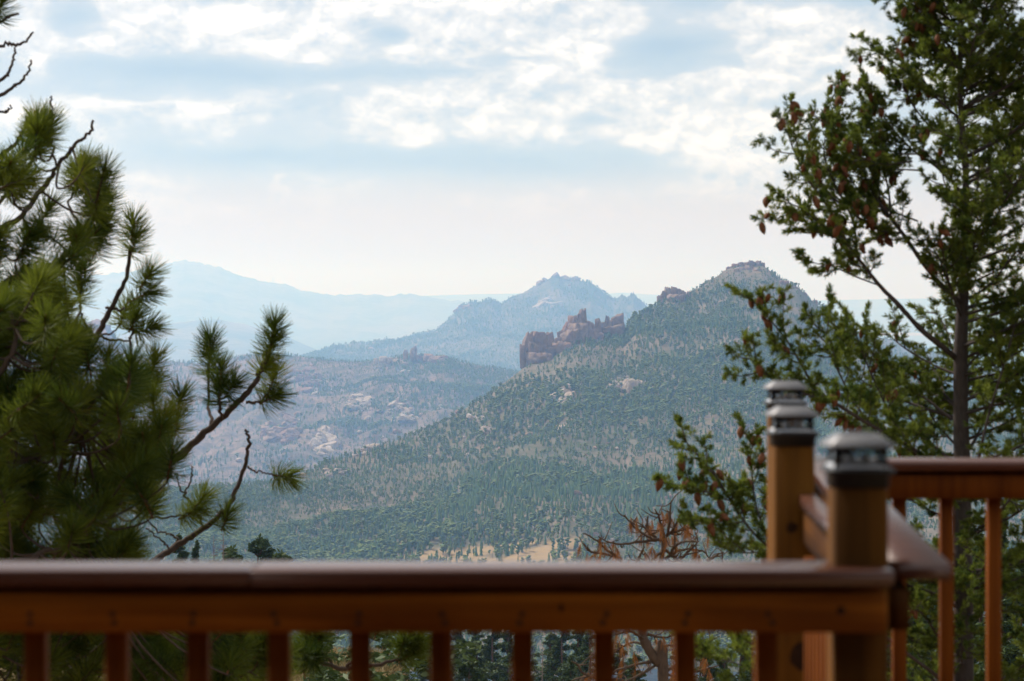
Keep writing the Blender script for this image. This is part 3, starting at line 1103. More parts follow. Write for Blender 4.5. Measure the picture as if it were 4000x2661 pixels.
outcrop('jumbled rock crown on the highest summit', 5430,
        [(2872, 1030, 1062, 15, 0, 0.08), (2893, 1022, 1060, 13, 4, 0), (2915, 1024, 1060, 17, 6, 0), (2938, 1019, 1060, 14, 6, 0.05), (2960, 1021, 1064, 16, 8, 0.02), (2978, 1030, 1078, 13, 10, -0.1), (2990, 1044, 1085, 12, 8, -0.1), (2930, 1040, 1075, 24, -30, 0), (2958, 1050, 1090, 22, -50, 0), (2985, 1062, 1100, 18, -40, 0), (2900, 1046, 1072, 20, -36, 0), (2852, 1042, 1070, 14, 6, 0), (2832, 1056, 1080, 12, 6, 0)], M['rock'])
outcrop('broken cliff band stepping down right of the summit', 5330,
        [(3060, 1096, 1150, 26, 0, -0.1), (3100, 1118, 1180, 28, 4, -0.1), (3135, 1138, 1210, 26, 0, -0.1), (3165, 1172, 1240, 26, -4, -0.1), (3210, 1206, 1270, 30, -8, -0.1),
         (3080, 1172, 1260, 34, -90, 0), (3130, 1190, 1270, 30, -100, 0), (3030, 1176, 1246, 30, -80, 0), (3250, 1240, 1300, 30, -12, -0.1), (3180, 1240, 1300, 36, -100, 0)], M['rock'])
outcrop('twin standing rocks on the skyline of the burned ridge', 9150, [(1584, 1366, 1402, 10, 0, 0.06), (1611, 1360, 1404, 11, 6, 0.03), (1622, 1354, 1400, 8, 14, 0.05), (1636, 1388, 1410, 16, 6, 0)], M['rock'])
outcrop('row of low rock domes right of the twin standing rocks', 9120,
        [(1672, 1384, 1412, 20, 0, 0), (1700, 1390, 1420, 26, -10, 0), (1735, 1386, 1420, 16, 6, 0), (1722, 1400, 1436, 26, -26, 0), (1690, 1404, 1430, 22, -20, 0), (1745, 1410, 1440, 16, -20, 0)], M['rock'])
outcrop('low pale boulders on the skyline left of the twin standing rocks', 9170,
        [(1468, 1398, 1416, 10, 0, 0), (1496, 1392, 1412, 14, 4, 0), (1520, 1398, 1415, 16, 0, 0), (1540, 1404, 1420, 14, -10, 0), (1560, 1412, 1428, 20, -30, 0), (1580, 1416, 1436, 20, -40, 0)], M['pale_rock'])


def find(ridge, px, py):
    t = np.linspace(0.02, 1.0, 400)
    x, d, z = ridge.at(np.full(400, float(px)), t)
    yy = HY - (z - CZ) / d * F
    ymin = np.minimum.accumulate(yy)
    i = int(np.argmax(ymin <= py)) if (ymin <= py).any() else 399
    return np.array([x[i], d[i], z[i]])


def slabs(label, ridge, px, py, rx, ry, n, size, m):
    base = find(ridge, px, py)
    e = thing('rock_outcrop', label, 'rock', tuple(base))
    for i in range(n):
        a = rng.uniform(0, 6.28); r = math.sqrt(rng.random())
        qx = px + rx * r * math.cos(a); qy = py + ry * r * math.sin(a)
        c = find(ridge, qx, qy)
        s = size * rng.uniform(0.45, 1.25)
        o = link('block', block_mesh(int(rng.integers(0, 7)), m), None, e)
        o.location = tuple(c - base + np.array([0, 0, s * 0.05]))
        o.scale = (s * rng.uniform(0.9, 1.6), s * rng.uniform(1.0, 1.6), s * rng.uniform(0.5, 0.95))
        o.rotation_euler = (rng.normal(-0.25, 0.15), rng.normal(0.1, 0.2), rng.uniform(0, 6.28))
    return e


slabs('bright pale slab outcrop halfway down the forested mountain', main, 2440, 1510, 62, 26, 16, 11.0, M['pale_rock'])
slabs('dull grey slab outcrop left of the bright pale one', main, 2225, 1555, 66, 34, 15, 9.0, M['pale_rock'])
slabs('small boulder group on the mountain\'s left slope under the cliff', main, 1855, 1640, 36, 16, 8, 7.5, M['pale_rock'])
slabs('pale boulder pile where the slope meets the canyon', main, 1420, 1742, 44, 18, 11, 8.0, M['pale_rock'])
slabs('pale boulders low on the mountain\'s left foot', main, 1310, 1852, 40, 12, 9, 6.5, M['pale_rock'])
slabs('flat boulders on the bare patch left of the canyon bend', main, 1900, 1692, 26, 8, 5, 7.0, M['pale_rock'])
slabs('big pale rounded slab low on the burned ridge', mid, 1268, 1735, 34, 52, 26, 18.0, M['pale_rock'])
slabs('slanting pale slab running down the burned ridge', mid, 1570, 1612, 60, 44, 30, 14.0, M['pale_rock'])
slabs('striped slab in the middle of the burned ridge', mid, 1405, 1580, 36, 26, 20, 14.0, M['pale_rock'])
slabs('rocky knuckles high on the burned ridge beside the pine tip', mid, 1190, 1490, 60, 46, 30, 15.0, M['rock'])
slabs('tall dull pillars low on the burned ridge', mid, 1100, 1680, 60, 60, 28, 17.0, M['rock'])
slabs('rocky point behind the pine on the far left', mid, 380, 1300, 50, 40, 20, 20.0, M['rock'])
slabs('hazy rock summit of the pointed blue mountain', second, 2190, 1092, 110, 14, 14, 24.0, M['rock'])
slabs('hazy pale face on the pointed blue mountain', second, 2130, 1185, 50, 26, 10, 26.0, M['pale_rock'])
slabs('hazy rock knob left of the pointed blue summit', second, 1815, 1196, 36, 10, 8, 22.0, M['rock'])
#@@END_FOREST
#@@NEAR
# ------------------------------------------------------------------ single trees on the lower slopes
def set_tint(me, vals):
    a = me.attributes.new('tint', 'FLOAT', 'POINT')
    a.data.foreach_set('value', np.asarray(vals, np.float32))


def leaf_quads(c, ext, size, n, up=0.5):
    """n small leaf-clump faces in ellipsoids centred on c (k,3) with half extents ext (k,3)"""
    c = np.asarray(c, float); ext = np.asarray(ext, float)
    k = len(c)
    which = np.repeat(np.arange(k), n)
    m = len(which)
    dirs = rng.normal(size=(m, 3)); dirs /= np.linalg.norm(dirs, axis=1, keepdims=True)
    rad = rng.random(m) ** 0.45
    pos = c[which] + dirs * rad[:, None] * ext[which]
    a = rng.normal(size=(m, 3)); a[:, 2] *= 0.5
    a /= np.linalg.norm(a, axis=1, keepdims=True)
    b = np.cross(a, rng.normal(size=(m, 3))); b /= np.linalg.norm(b, axis=1, keepdims=True) + 1e-9
    s = size * rng.uniform(0.5, 1.4, m)[:, None]
    v = np.stack([pos - a * s, pos + b * s * 0.45, pos + a * s, pos - b * s * 0.45], 1).reshape(-1, 3)
    q = np.arange(m * 4).reshape(-1, 4)
    tint = np.repeat(np.clip(rng.random(k)[which] * 0.6 + rng.random(m) * 0.4, 0, 0.92), 4)
    return v, q, tint


def make_ponderosa(name, h, spread, bare, nl, seed_off, leaf=0.22, nleaf=110):
    e = bpy.data.objects.new(name, None); COL.objects.link(e)
    tr = MB()
    pts = [(0, 0, 0), (0.1 * rng.normal(), 0.1 * rng.normal(), h * 0.4), (0.2 * rng.normal(), 0.2 * rng.normal(), h * 0.75), (0.1 * rng.normal(), 0, h * 0.97)]
    tr.tube(smooth_line(pts, 4), np.linspace(h * 0.017, h * 0.003, 13), 7)
    cs = []; ex = []
    for i in range(nl):
        s = i / (nl - 1)
        z = h * (bare + (1 - bare) * s)
        r = spread * (math.sin(math.pi * (0.18 + 0.62 * (1 - s))) ** 0.8) * rng.uniform(0.55, 1.1) * (0.35 + 0.65 * (1 - s) ** 0.6 if s > 0.5 else 1)
        a = rng.random() * 6.28
        tip = np.array([math.cos(a) * r, math.sin(a) * r, z + r * rng.uniform(-0.05, 0.35)])
        tr.tube(smooth_line([(0, 0, z - 0.05 * h * rng.random()), tip * [0.5, 0.5, 1] - [0, 0, 0.03 * h], tip], 3), np.linspace(h * 0.005, h * 0.001, 7), 4)
        for f_ in (0.4, 0.62, 0.82, 1.0):
            c = tip * f_ + np.array([0, 0, z]) * (1 - f_) * 1.0
            c[2] = z + (tip[2] - z) * f_
            cs.append(c + rng.normal(0, 0.12, 3) * r); k = r * rng.uniform(0.14, 0.30)
            ex.append((k + 0.16, k + 0.16, k * 0.5 + 0.10))
    cs.append((0, 0, h)); ex.append((0.35, 0.35, 0.5))
    v, q, tint = leaf_quads(cs, ex, leaf, nleaf)
    me = mk_mesh('crown', v, q); set_tint(me, tint)
    tr.build('trunk', M['mid_bark'], e, True)
    link('crown', me, M['mid_leaf'], e)
    return e


def make_fir_mid(name, h, spread, nl=60, leaf=0.2, nleaf=70):
    e = bpy.data.objects.new(name, None); COL.objects.link(e)
    tr = MB()
    tr.tube([(0, 0, 0), (0.05, 0, h * 0.5), (0, 0.05, h)], [h * 0.014, h * 0.009, h * 0.002], 6)
    cs = []; ex = []
    for i in range(nl):
        s = (i + rng.random()) / nl
        z = h * (0.08 + 0.90 * s)
        r = spread * (1 - s) ** 0.85 * rng.uniform(0.7, 1.12) + 0.12
        a = rng.random() * 6.28
        for f_ in (0.4, 0.75, 1.0):
            cs.append((math.cos(a) * r * f_, math.sin(a) * r * f_, z - 0.18 * r * f_)); k = r * 0.22 + 0.10
            ex.append((k, k, k * 0.6))
        tr.tube([(0, 0, z), (math.cos(a) * r * 0.9, math.sin(a) * r * 0.9, z - 0.16 * r)], [h * 0.003, h * 0.001], 3)
    cs.append((0, 0, h * 0.99)); ex.append((0.12, 0.12, 0.35))
    v, q, tint = leaf_quads(cs, ex, leaf, nleaf)
    me = mk_mesh('crown', v, q); set_tint(me, tint)
    tr.build('trunk', M['mid_bark'], e, True)
    link('crown', me, M['mid_leaf'], e)
    return e


def make_snag(name, h, n=46):
    e = bpy.data.objects.new(name, None); COL.objects.link(e)
    tr = MB()
    tr.tube(smooth_line([(0, 0, 0), (0.1, 0.05, h * 0.5), (-0.05, 0.1, h)], 5), np.linspace(h * 0.012, h * 0.0015, 11), 6, 0.15)
    br = MB()
    for i in range(n):
        s = 0.15 + 0.83 * rng.random(); a = rng.random() * 6.28; l = h * 0.16 * (1.08 - s) * rng.uniform(0.5, 1.2)
        c, d_ = math.cos(a), math.sin(a)
        z = h * s
        end = np.array([c * l, d_ * l, z + l * rng.uniform(-0.3, 0.35)])
        br.tube(smooth_line([(0, 0, z), (c * l * 0.5, d_ * l * 0.5, z - 0.05 * l), end], 3), np.linspace(0.035, 0.01, 7), 4)
        for k in range(2):
            f_ = rng.uniform(0.4, 0.9); b = a + rng.choice([-1, 1]) * 0.8
            p0 = np.array([c * l * f_, d_ * l * f_, z])
            br.tube([p0, p0 + np.array([math.cos(b), math.sin(b), 0.2]) * l * 0.35], [0.014, 0.006], 3)
    tr.build('trunk', M['grey_bark'], e, True)
    br.build('branches', M['grey_bark'], e)
    return e


SINGLE = []
ORD = ['leftmost', 'second from the left', 'third from the left', 'fourth from the left', 'fifth from the left', 'sixth from the left', 'seventh from the left', 'eighth from the left', 'ninth from the left', 'tenth from the left', 'eleventh from the left', 'rightmost']


def ordinal(pxs_, i):
    r = sorted(range(len(pxs_)), key=lambda k: pxs_[k]).index(i)
    return 'rightmost' if r == len(pxs_) - 1 else ORD[r]


def put(protoe, px, ytop, d, h0, label, cat='tree', group=None, rz=None, hscale=None):
    """stand a copy on the ground at bearing px so that its top reaches ytop"""
    top = P(px, ytop, d)
    gz = float(ground_z(np.array([top[0]]), np.array([top[1]]))[0])
    sc = hscale if hscale else max(0.25, (top[2] - gz) / h0)
    z = top[2] - h0 * sc if hscale else gz
    o = copy_tree(protoe, (top[0], top[1], z - 0.2), rng.uniform(0, 6.28) if rz is None else rz, sc, label)
    o['category'] = cat
    if group: o['group'] = group
    SINGLE.append(o)
    return o


pond = [make_ponderosa('ponderosa_pine', 14.0, 2.6, 0.28, 48, 0, 0.2, 70), make_ponderosa('ponderosa_pine', 14.0, 2.2, 0.40, 40, 1, 0.2, 70), make_ponderosa('ponderosa_pine', 9.0, 2.6, 0.12, 46, 2, 0.17, 70)]
firm = [make_fir_mid('fir_tree', 14.0, 2.4), make_fir_mid('fir_tree', 12.0, 2.8, 54)]
snag = make_snag('bare_tree', 14.0)

put(pond[0], 1012, 2106, 250, 14, 'rounded dark pine top standing clear above the front rail')
put(pond[2], 905, 2150, 235, 9, 'low bushy pine just above the rail left of the rounded pine top')
put(pond[2], 1095, 2166, 230, 9, 'flat spreading pine crown just above the rail right of the rounded pine top')
put(firm[0], 770, 2112, 240, 14, 'dark fir top beside the bare trees above the rail')
put(firm[1], 700, 2090, 240, 12, 'dark fir top half hidden by the pine branch above the rail')
put(snag, 868, 2062, 225, 14, 'taller bare grey tree rising above the rail')
put(snag, 838, 2085, 245, 14, 'shorter bare grey tree rising above the rail')
grove = [(1745, 2470, 330, 0), (1800, 2440, 360, 1), (1860, 2452, 340, 0), (1925, 2430, 370, 1), (1985, 2445, 330, 0), (2050, 2425, 380, 1), (2150, 2480, 420, 0),
                                    (2195, 2440, 350, 1), (2260, 2455, 330, 0), (2300, 2470, 300, 1), (1680, 2490, 310, 0)]
for i, (px, yt, d, k) in enumerate(grove):
    put(pond[k], px, yt, d, 14, 'dark pine of the grove seen between the balusters, ' + ordinal([g_[0] for g_ in grove], i), 'tree', 'pine grove below the rail')
put(pond[2], 1835, 2578, 170, 9, 'bright green young pine in front of the grove seen below the rail')
put(pond[2], 1560, 2610, 120, 9, 'bushy young pine low below the rail, third gap left of the grove')
put(firm[1], 2020, 2520, 260, 12, 'dark fir among the pine grove seen below the rail')
put(firm[0], 2230, 2560, 220, 14, 'dark fir right of the bare tree below the rail')
put(snag, 2118, 2498, 250, 14, 'pale bare tree among the pine grove seen below the rail')
put(pond[1], 1500, 2440, 95, 14, 'thin pine with a bare trunk on the tan slope below the rail')
deadback = [(2420, 2520, 210), (2480, 2560, 190), (2650, 2530, 200), (2740, 2500, 180), (2830, 2540, 190), (2900, 2470, 170), (2980, 2500, 160)]
for i, (px, yt, d) in enumerate(deadback):
    put(pond[i % 2], px, yt, d, 14, 'dark pine behind the dead pine below the rail, ' + ordinal([g_[0] for g_ in deadback], i), 'tree', 'pines behind the dead pine')
farfirs = [(3480, 2150, 120), (3560, 2050, 130), (3640, 2200, 110), (3830, 2080, 125), (3920, 2000, 120), (3990, 2120, 115)]
for i, (px, yt, d) in enumerate(farfirs):
    put(firm[i % 2], px, yt, d, 14 if i % 2 == 0 else 12, 'dark fir on the slope behind the far railing, ' + ordinal([g_[0] for g_ in farfirs], i), 'tree', 'firs behind the far railing')
for o in pond + firm + [snag]:
    for ch in list(o.children):
        bpy.data.objects.remove(ch)
    bpy.data.objects.remove(o)

mb0 = P(1067, 1110, 41800)
mast = MB(mb0)
mast.tube([P(1067, 1112, 41800), P(1067, 1084, 41800)], [5.0, 3.0], 5)
for k_ in (1090, 1098):
    mast.tube([P(1063, k_, 41800), P(1071, k_, 41800)], [3.0, 3.0], 4)
tag(mast.build('radio_mast', M['grey_bark']), 'tiny thin mast on the pale far ridge at left', 'mast')

shr = []
for k in range(4):
    c = rng.normal(0, 0.35, (16, 3)) * [1, 1, 0.5]; c[:, 2] = np.abs(c[:, 2]) + 0.12
    v, q, tint = leaf_quads(c, np.full((16, 3), 0.2), 0.07, 60)
    me = mk_mesh('foliage', v, q); set_tint(me, tint); me.materials.append(M['mid_leaf'])
    shr.append(me)
shrubs = [(1010, 2530, 42, 1.5), (1100, 2600, 38, 1.4), (1290, 2580, 46, 1.7), (1345, 2640, 40, 1.3), (860, 2540, 44, 1.6), (1420, 2600, 50, 1.6), (1480, 2650, 44, 1.6), (1250, 2650, 36, 1.2), (1150, 2500, 56, 1.6), (720, 2560, 46, 1.6), (1530, 2560, 58, 2.0)]
for i, (px, py, d, sc_) in enumerate(shrubs):
    c = P(px, py, d); c[2] = float(ground_z(np.array([c[0]]), np.array([c[1]]))[0])
    e = thing('shrub', 'low green shrub on the slope below the rail, ' + ordinal([g_[0] for g_ in shrubs], i), 'shrub', tuple(c), 'shrubs on the slope below the rail')
    e.scale = (sc_, sc_, sc_ * 0.8); e.rotation_euler = (0, 0, rng.uniform(0, 6))
    link('foliage', shr[i % 4], None, e)
ng = 9000
gx_ = rng.uniform(-9, -1.5, ng); gy_ = rng.uniform(26, 66, ng); gx_ = gx_ * gy_ / 40
gz_ = ground_z(gx_, gy_)
ok = fbm(gx_ / 3, gy_ / 3, 3, 91) > -0.15
bs = np.stack([gx_, gy_, gz_ - 0.02], -1)[ok]

# the trees that stand singly on the golden grass
tm = []
for k in range(5):
    mb = MB()
    if k < 3:
        for i in range(10):
            z = 0.16 + 0.78 * i / 9
            r = (0.20 if k < 2 else 0.13) * math.sin(math.pi * (0.2 + 0.7 * (1 - (z - 0.16) / 0.85))) * rng.uniform(0.75, 1.15)
            a = rng.random() * 6.28
            lump(mb, (math.cos(a) * r * 0.5, math.sin(a) * r * 0.5, z), (r, r, 0.075), (7, 5), 0.5)
    else:
        for i in range(8):
            z0 = 0.06 + 0.90 * i / 8
            star_tier(mb, z0, min(1.0, z0 + 0.24), 0.19 * (1 - i / 8 * 0.86) * rng.uniform(0.85, 1.1), 7)
    t2 = MB(); t2.tube([(0, 0, 0), (0, 0, 0.85)], [0.018, 0.006], 5)
    cm = mb.mesh('crown'); cm.materials.append(M['far_pine'] if k < 3 else M['far_fir'])
    tmh = t2.mesh('trunk'); tmh.materials.append(M['mid_bark'])
    tm.append((cm, tmh))
cnt = 0
for i in range(900):
    px = rng.uniform(1500, 2290)
    line = 2195 - (px - 1450) * 0.098
    py = line + rng.uniform(-40, 90)
    if rng.random() > (0.085 if meadow_main(np.array([px]), np.array([py]))[0] > 0.4 else 0.035):
        continue
    c = find(main, px, py)
    e = thing('meadow_pine', 'small dark conifer standing on the golden grass slope above the rail', 'tree', tuple(c - np.array([0, 0, 0.3])), 'conifers on the golden slope')
    h = rng.uniform(8, 16)
    e.scale = (h * rng.uniform(0.85, 1.2), h, h)
    e.rotation_euler = (0, 0, rng.uniform(0, 6.28))
    k = int(rng.integers(0, 5))
    link('crown', tm[k][0], None, e); link('trunk', tm[k][1], None, e)
    cnt += 1

# ------------------------------------------------------------------ needles
def unit(a):
    return a / (np.linalg.norm(a, axis=-1, keepdims=True) + 1e-9)


def needle_cloud(base, axis, length, per, nl, width, th0=95, th1=22, droop=0.10, tints=None, smin=0.1, curve=0.12):
    """bottle-brush needles round many shoots at once; base, axis (k,3), length (k,)"""
    k = len(base)
    wh = np.repeat(np.arange(k), per)
    m = len(wh)
    u = unit(axis)[wh]
    s = smin + (1 - smin) * rng.random(m) ** 0.8
    p0 = base[wh] + u * (length[wh] * s)[:, None]
    r = rng.normal(size=(m, 3)); r = unit(r - u * np.sum(r * u, 1, keepdims=True))
    th = np.radians(th0 + (th1 - th0) * s + rng.normal(0, 9, m))
    dv = u * np.cos(th)[:, None] + r * np.sin(th)[:, None]
    ln = nl * rng.uniform(0.72, 1.1, m)
    g = np.array([0, 0, -1.0])
    mid_ = p0 + dv * (ln * 0.55)[:, None] + g * (ln * droop * 0.25)[:, None]
    tip = p0 + dv * ln[:, None] + g * (ln * droop)[:, None] + u * (ln * curve)[:, None]
    wd = unit(np.cross(dv, rng.normal(size=(m, 3)))) * (width * 0.5)
    v = np.stack([p0 - wd, p0 + wd, mid_ - wd, mid_ + wd, tip - wd * 0.4, tip + wd * 0.4], 1).reshape(-1, 3)
    o = (np.arange(m) * 6)[:, None]
    q = np.concatenate([o + np.array([0, 1, 3, 2]), o + np.array([2, 3, 5, 4])], 0)
    t0 = rng.random(k) if tints is None else tints
    tint = np.repeat(np.clip(t0[wh] * 0.75 + rng.random(m) * 0.25, 0, 1), 6)
    return v, q, tint


def in_poly(x, y, poly):
    poly = np.asarray(poly, float); n = len(poly)
    ins = np.zeros(len(x), bool)
    j = n - 1
    for i in range(n):
        xi, yi = poly[i]; xj, yj = poly[j]
        c = ((yi > y) != (yj > y)) & (x < (xj - xi) * (y - yi) / (yj - yi + 1e-9) + xi)
        ins ^= c
        j = i
    return ins


v, q, tint = needle_cloud(bs, np.tile([0.1, 0, 1.0], (len(bs), 1)) + rng.normal(0, 0.2, (len(bs), 3)), np.full(len(bs), 0.10), 9, 0.30, 0.02, 60, 25, 0.2)
me = mk_mesh('dry_grass', v, q); set_tint(me, tint)
M['dry_grass'] = mat('dry_grass', leafy((0.16, 0.12, 0.05, 1), (0.36, 0.27, 0.13, 1), 0.2))
tag(link('dry_grass', me, M['dry_grass']), 'dry tan grass on the slope below the rail', None, None, 'stuff')

# ------------------------------------------------------------------ the big ponderosa on the left
PK = 1.25                       # the whole pine stands this much farther than first measured
PB = P(-560, 1900, 14.6 * PK)
PB[2] = float(ground_z(np.array([PB[0]]), np.array([PB[1]]))[0])
pine = thing('ponderosa_pine', 'large long-needled pine reaching in from the left edge', 'tree', tuple(PB))
mbt = MB(PB)
ptr = smooth_line([PB, P(-560, 2200, 14.6 * PK), P(-570, 1200, 14.7 * PK), P(-540, 200, 14.6 * PK), P(-560, -900, 14.7 * PK)], 8)
mbt.tube(ptr, np.linspace(0.23, 0.12, len(ptr)), 14, 0.08)
mbt.build('trunk', M['pine_bark'], pine, True)

limb_px = [  # bearing points with distance, start and end radius in photo px
    ([(-560, 2150, 14.6), (-200, 2080, 14.4), (200, 1990, 14.6), (480, 1925, 14.8), (620, 1835, 15.0), (700, 1782, 15.0), (800, 1690, 15.0), (880, 1622, 15.0), (955, 1545, 15.0), (1000, 1485, 15.0), (1030, 1425, 15.0), (1062, 1345, 15.0)], 22, 8),
    ([(-560, 1850, 14.6), (-100, 1760, 14.2), (100, 1640, 14.4), (235, 1500, 14.8), (330, 1390, 14.9), (392, 1290, 15.0), (440, 1192, 15.0), (490, 1085, 15.0), (515, 960, 15.0)], 20, 7),
    ([(-560, 2620, 14.6), (-100, 2560, 14.6), (300, 2360, 14.8), (560, 2225, 15.2), (640, 2165, 15.4), (720, 2112, 15.5), (805, 2060, 15.5), (870, 2005, 15.5), (910, 1945, 15.5), (945, 1855, 15.5), (967, 1765, 15.5), (972, 1715, 15.5), (957, 1678, 15.5)], 18, 5),
    ([(-560, 1400, 14.6), (-150, 1200, 13.8), (60, 1090, 13.6), (190, 1045, 13.8), (270, 985, 14.0), (330, 920, 14.0), (358, 850, 14.0), (365, 800, 14.0)], 19, 8),
    ([(-560, 1150, 14.6), (-150, 960, 13.6), (60, 860, 13.6), (150, 760, 13.6), (200, 690, 13.6), (255, 612, 13.6), (300, 560, 13.6), (345, 520, 13.6), (362, 468, 13.6)], 14, 5),
    ([(-560, 950, 14.6), (-200, 760, 13.6), (0, 612, 13.6), (60, 560, 13.6), (95, 500, 13.6), (105, 455, 13.6)], 12, 5),
    ([(-560, 800, 14.6), (-150, 900, 13.9), (20, 760, 14.0), (120, 640, 14.0), (148, 520, 14.0)], 11, 5),
    ([(-560, 700, 14.6), (-200, 460, 13.8), (0, 372, 13.8), (60, 335, 13.8), (100, 300, 13.8), (125, 242, 13.8)], 10, 4),
    ([(-560, 560, 14.6), (-200, 260, 13.8), (0, 182, 13.8), (55, 174, 13.8), (92, 165, 13.8), (132, 126, 13.8)], 10, 4),
    ([(-560, 560, 14.6), (-150, 380, 14.0), (0, 318, 14.0), (30, 290, 14.0), (50, 232, 14.0), (60, 190, 14.0)], 9, 4),
    ([(-560, 450, 14.6), (-150, 160, 13.6), (0, 84, 13.6), (40, 64, 13.6), (72, 56, 13.6)], 9, 4),
    ([(-560, 640, 14.6), (-150, 480, 13.9), (0, 440, 13.9), (24, 435, 13.9), (42, 418, 13.9)], 8, 3),
    ([(-560, 1750, 14.6), (-200, 1600, 12.6), (0, 1450, 12.4), (60, 1330, 12.4), (40, 1230, 12.4)], 18, 7),
    ([(-560, 2050, 14.6), (-150, 1900, 12.4), (100, 1800, 12.4), (260, 1720, 12.6), (330, 1640, 12.8)], 18, 7),
    ([(-560, 2350, 14.6), (-150, 2250, 12.2), (120, 2180, 12.2), (280, 2120, 12.4), (340, 2040, 12.4)], 18, 7),
    ([(-560, 2500, 14.6), (0, 2540, 13.6), (300, 2600, 13.8), (600, 2640, 14.0), (800, 2600, 14.2), (940, 2570, 14.3)], 17, 6),
    ([(-560, 2300, 14.6), (100, 2380, 14.0), (500, 2460, 14.4), (900, 2500, 15.0), (1150, 2560, 15.2), (1350, 2610, 15.4), (1450, 2600, 15.4), (1560, 2575, 15.5), (1640, 2530, 15.5)], 15, 5),
]
side_px = [
    ([(412, 1206, 15.0), (455, 1208, 15.0), (505, 1206, 15.0), (545, 1185, 15.0), (565, 1140, 15.0)], 6, 4),
    ([(350, 1300, 15.0), (385, 1312, 15.0), (430, 1328, 15.0), (500, 1330, 15.0), (520, 1290, 14.9)], 6, 4),
    ([(380, 1330, 14.9), (330, 1260, 14.8), (310, 1200, 14.8), (318, 1110, 14.8)], 6, 4),
    ([(360, 1350, 15.0), (390, 1310, 15.2), (440, 1300, 15.2), (470, 1260, 15.2)], 5, 3),
    ([(965, 1572, 15.0), (990, 1574, 15.0), (1015, 1570, 15.1), (1045, 1540, 15.1), (1062, 1500, 15.1)], 6, 4),
    ([(868, 1635, 15.0), (858, 1590, 14.9), (858, 1530, 14.9), (862, 1480, 14.9)], 7, 4),
    ([(830, 1660, 15.1), (815, 1580, 15.3), (812, 1480, 15.3), (820, 1390, 15.3)], 7, 4),
    ([(967, 1822, 15.5), (985, 1838, 15.5), (1010, 1846, 15.5), (1045, 1850, 15.5), (1080, 1862, 15.5)], 4, 3),
    ([(800, 2062, 15.5), (765, 2000, 15.5), (740, 1960, 15.5), (722, 1936, 15.5), (738, 1900, 15.5), (748, 1860, 15.5), (748, 1822, 15.5)], 5, 3),
    ([(722, 1936, 15.5), (704, 1910, 15.5), (696, 1880, 15.5), (688, 1850, 15.5)], 4, 2),
    ([(700, 2120, 15.6), (690, 2100, 15.6), (650, 2082, 15.6), (610, 2070, 15.6), (570, 2025, 15.6)], 5, 3),
    ([(470, 1985, 15.2), (530, 2000, 15.3), (600, 2022, 15.4), (680, 2020, 15.4), (740, 2000, 15.4), (770, 1985, 15.4)], 5, 3),
    ([(540, 1900, 15.2), (510, 1920, 15.4), (515, 1950, 15.4), (545, 2000, 15.4), (540, 2050, 15.4), (530, 2100, 15.4)], 5, 3),
    ([(660, 2140, 15.4), (640, 2120, 15.2), (600, 2085, 15.2), (570, 2060, 15.2)], 4, 3),
    ([(850, 2020, 15.5), (865, 2000, 15.4), (880, 2030, 15.4)], 4, 3),
    ([(388, 705, 14.0), (412, 680, 14.0), (437, 655, 14.0)], 5, 3),
    ([(330, 905, 14.0), (300, 860, 14.0), (270, 800, 14.1), (300, 740, 14.1)], 6, 4),
    ([(200, 375, 13.8), (203, 420, 13.8), (204, 480, 13.8), (180, 560, 13.8)], 4, 5),
    ([(220, 650, 13.6), (208, 590, 13.6), (204, 545, 13.6)], 5, 3),
    ([(1300, 2595, 15.4), (1250, 2540, 15.3), (1215, 2480, 15.3), (1210, 2440, 15.3)], 5, 4),
    ([(1350, 2610, 15.4), (1400, 2560, 15.4), (1430, 2500, 15.4), (1470, 2440, 15.4)], 6, 4),
]
limbs = []
for pts, r0, r1 in limb_px + side_px:
    ln = smooth_line([P(p_[0], p_[1], p_[2] * PK) for p_ in pts], 6)
    ln = ln + rng.normal(0, 0.006, ln.shape)
    dd = ln[:, 1]
    rad = np.linspace(r0, r1, len(ln)) / F * dd
    mb = MB(PB); mb.tube(ln, rad, 7, 0.25)
    mb.build('branch', M['pine_bark'], pine, True)
    limbs.append(ln)
allp = np.concatenate(limbs)

tb, ta, tl = [], [], []


def tuft(px, py, d, dx, dy, dz=0.0, L=0.26):
    """shoot whose middle sits at the bearing, pointing (dx right, dy up, dz away)"""
    c = P(px, py, d * PK); a = np.array([dx, dz, dy], float); a /= np.linalg.norm(a)
    tb.append(c - a * L * 0.55); ta.append(a); tl.append(L)


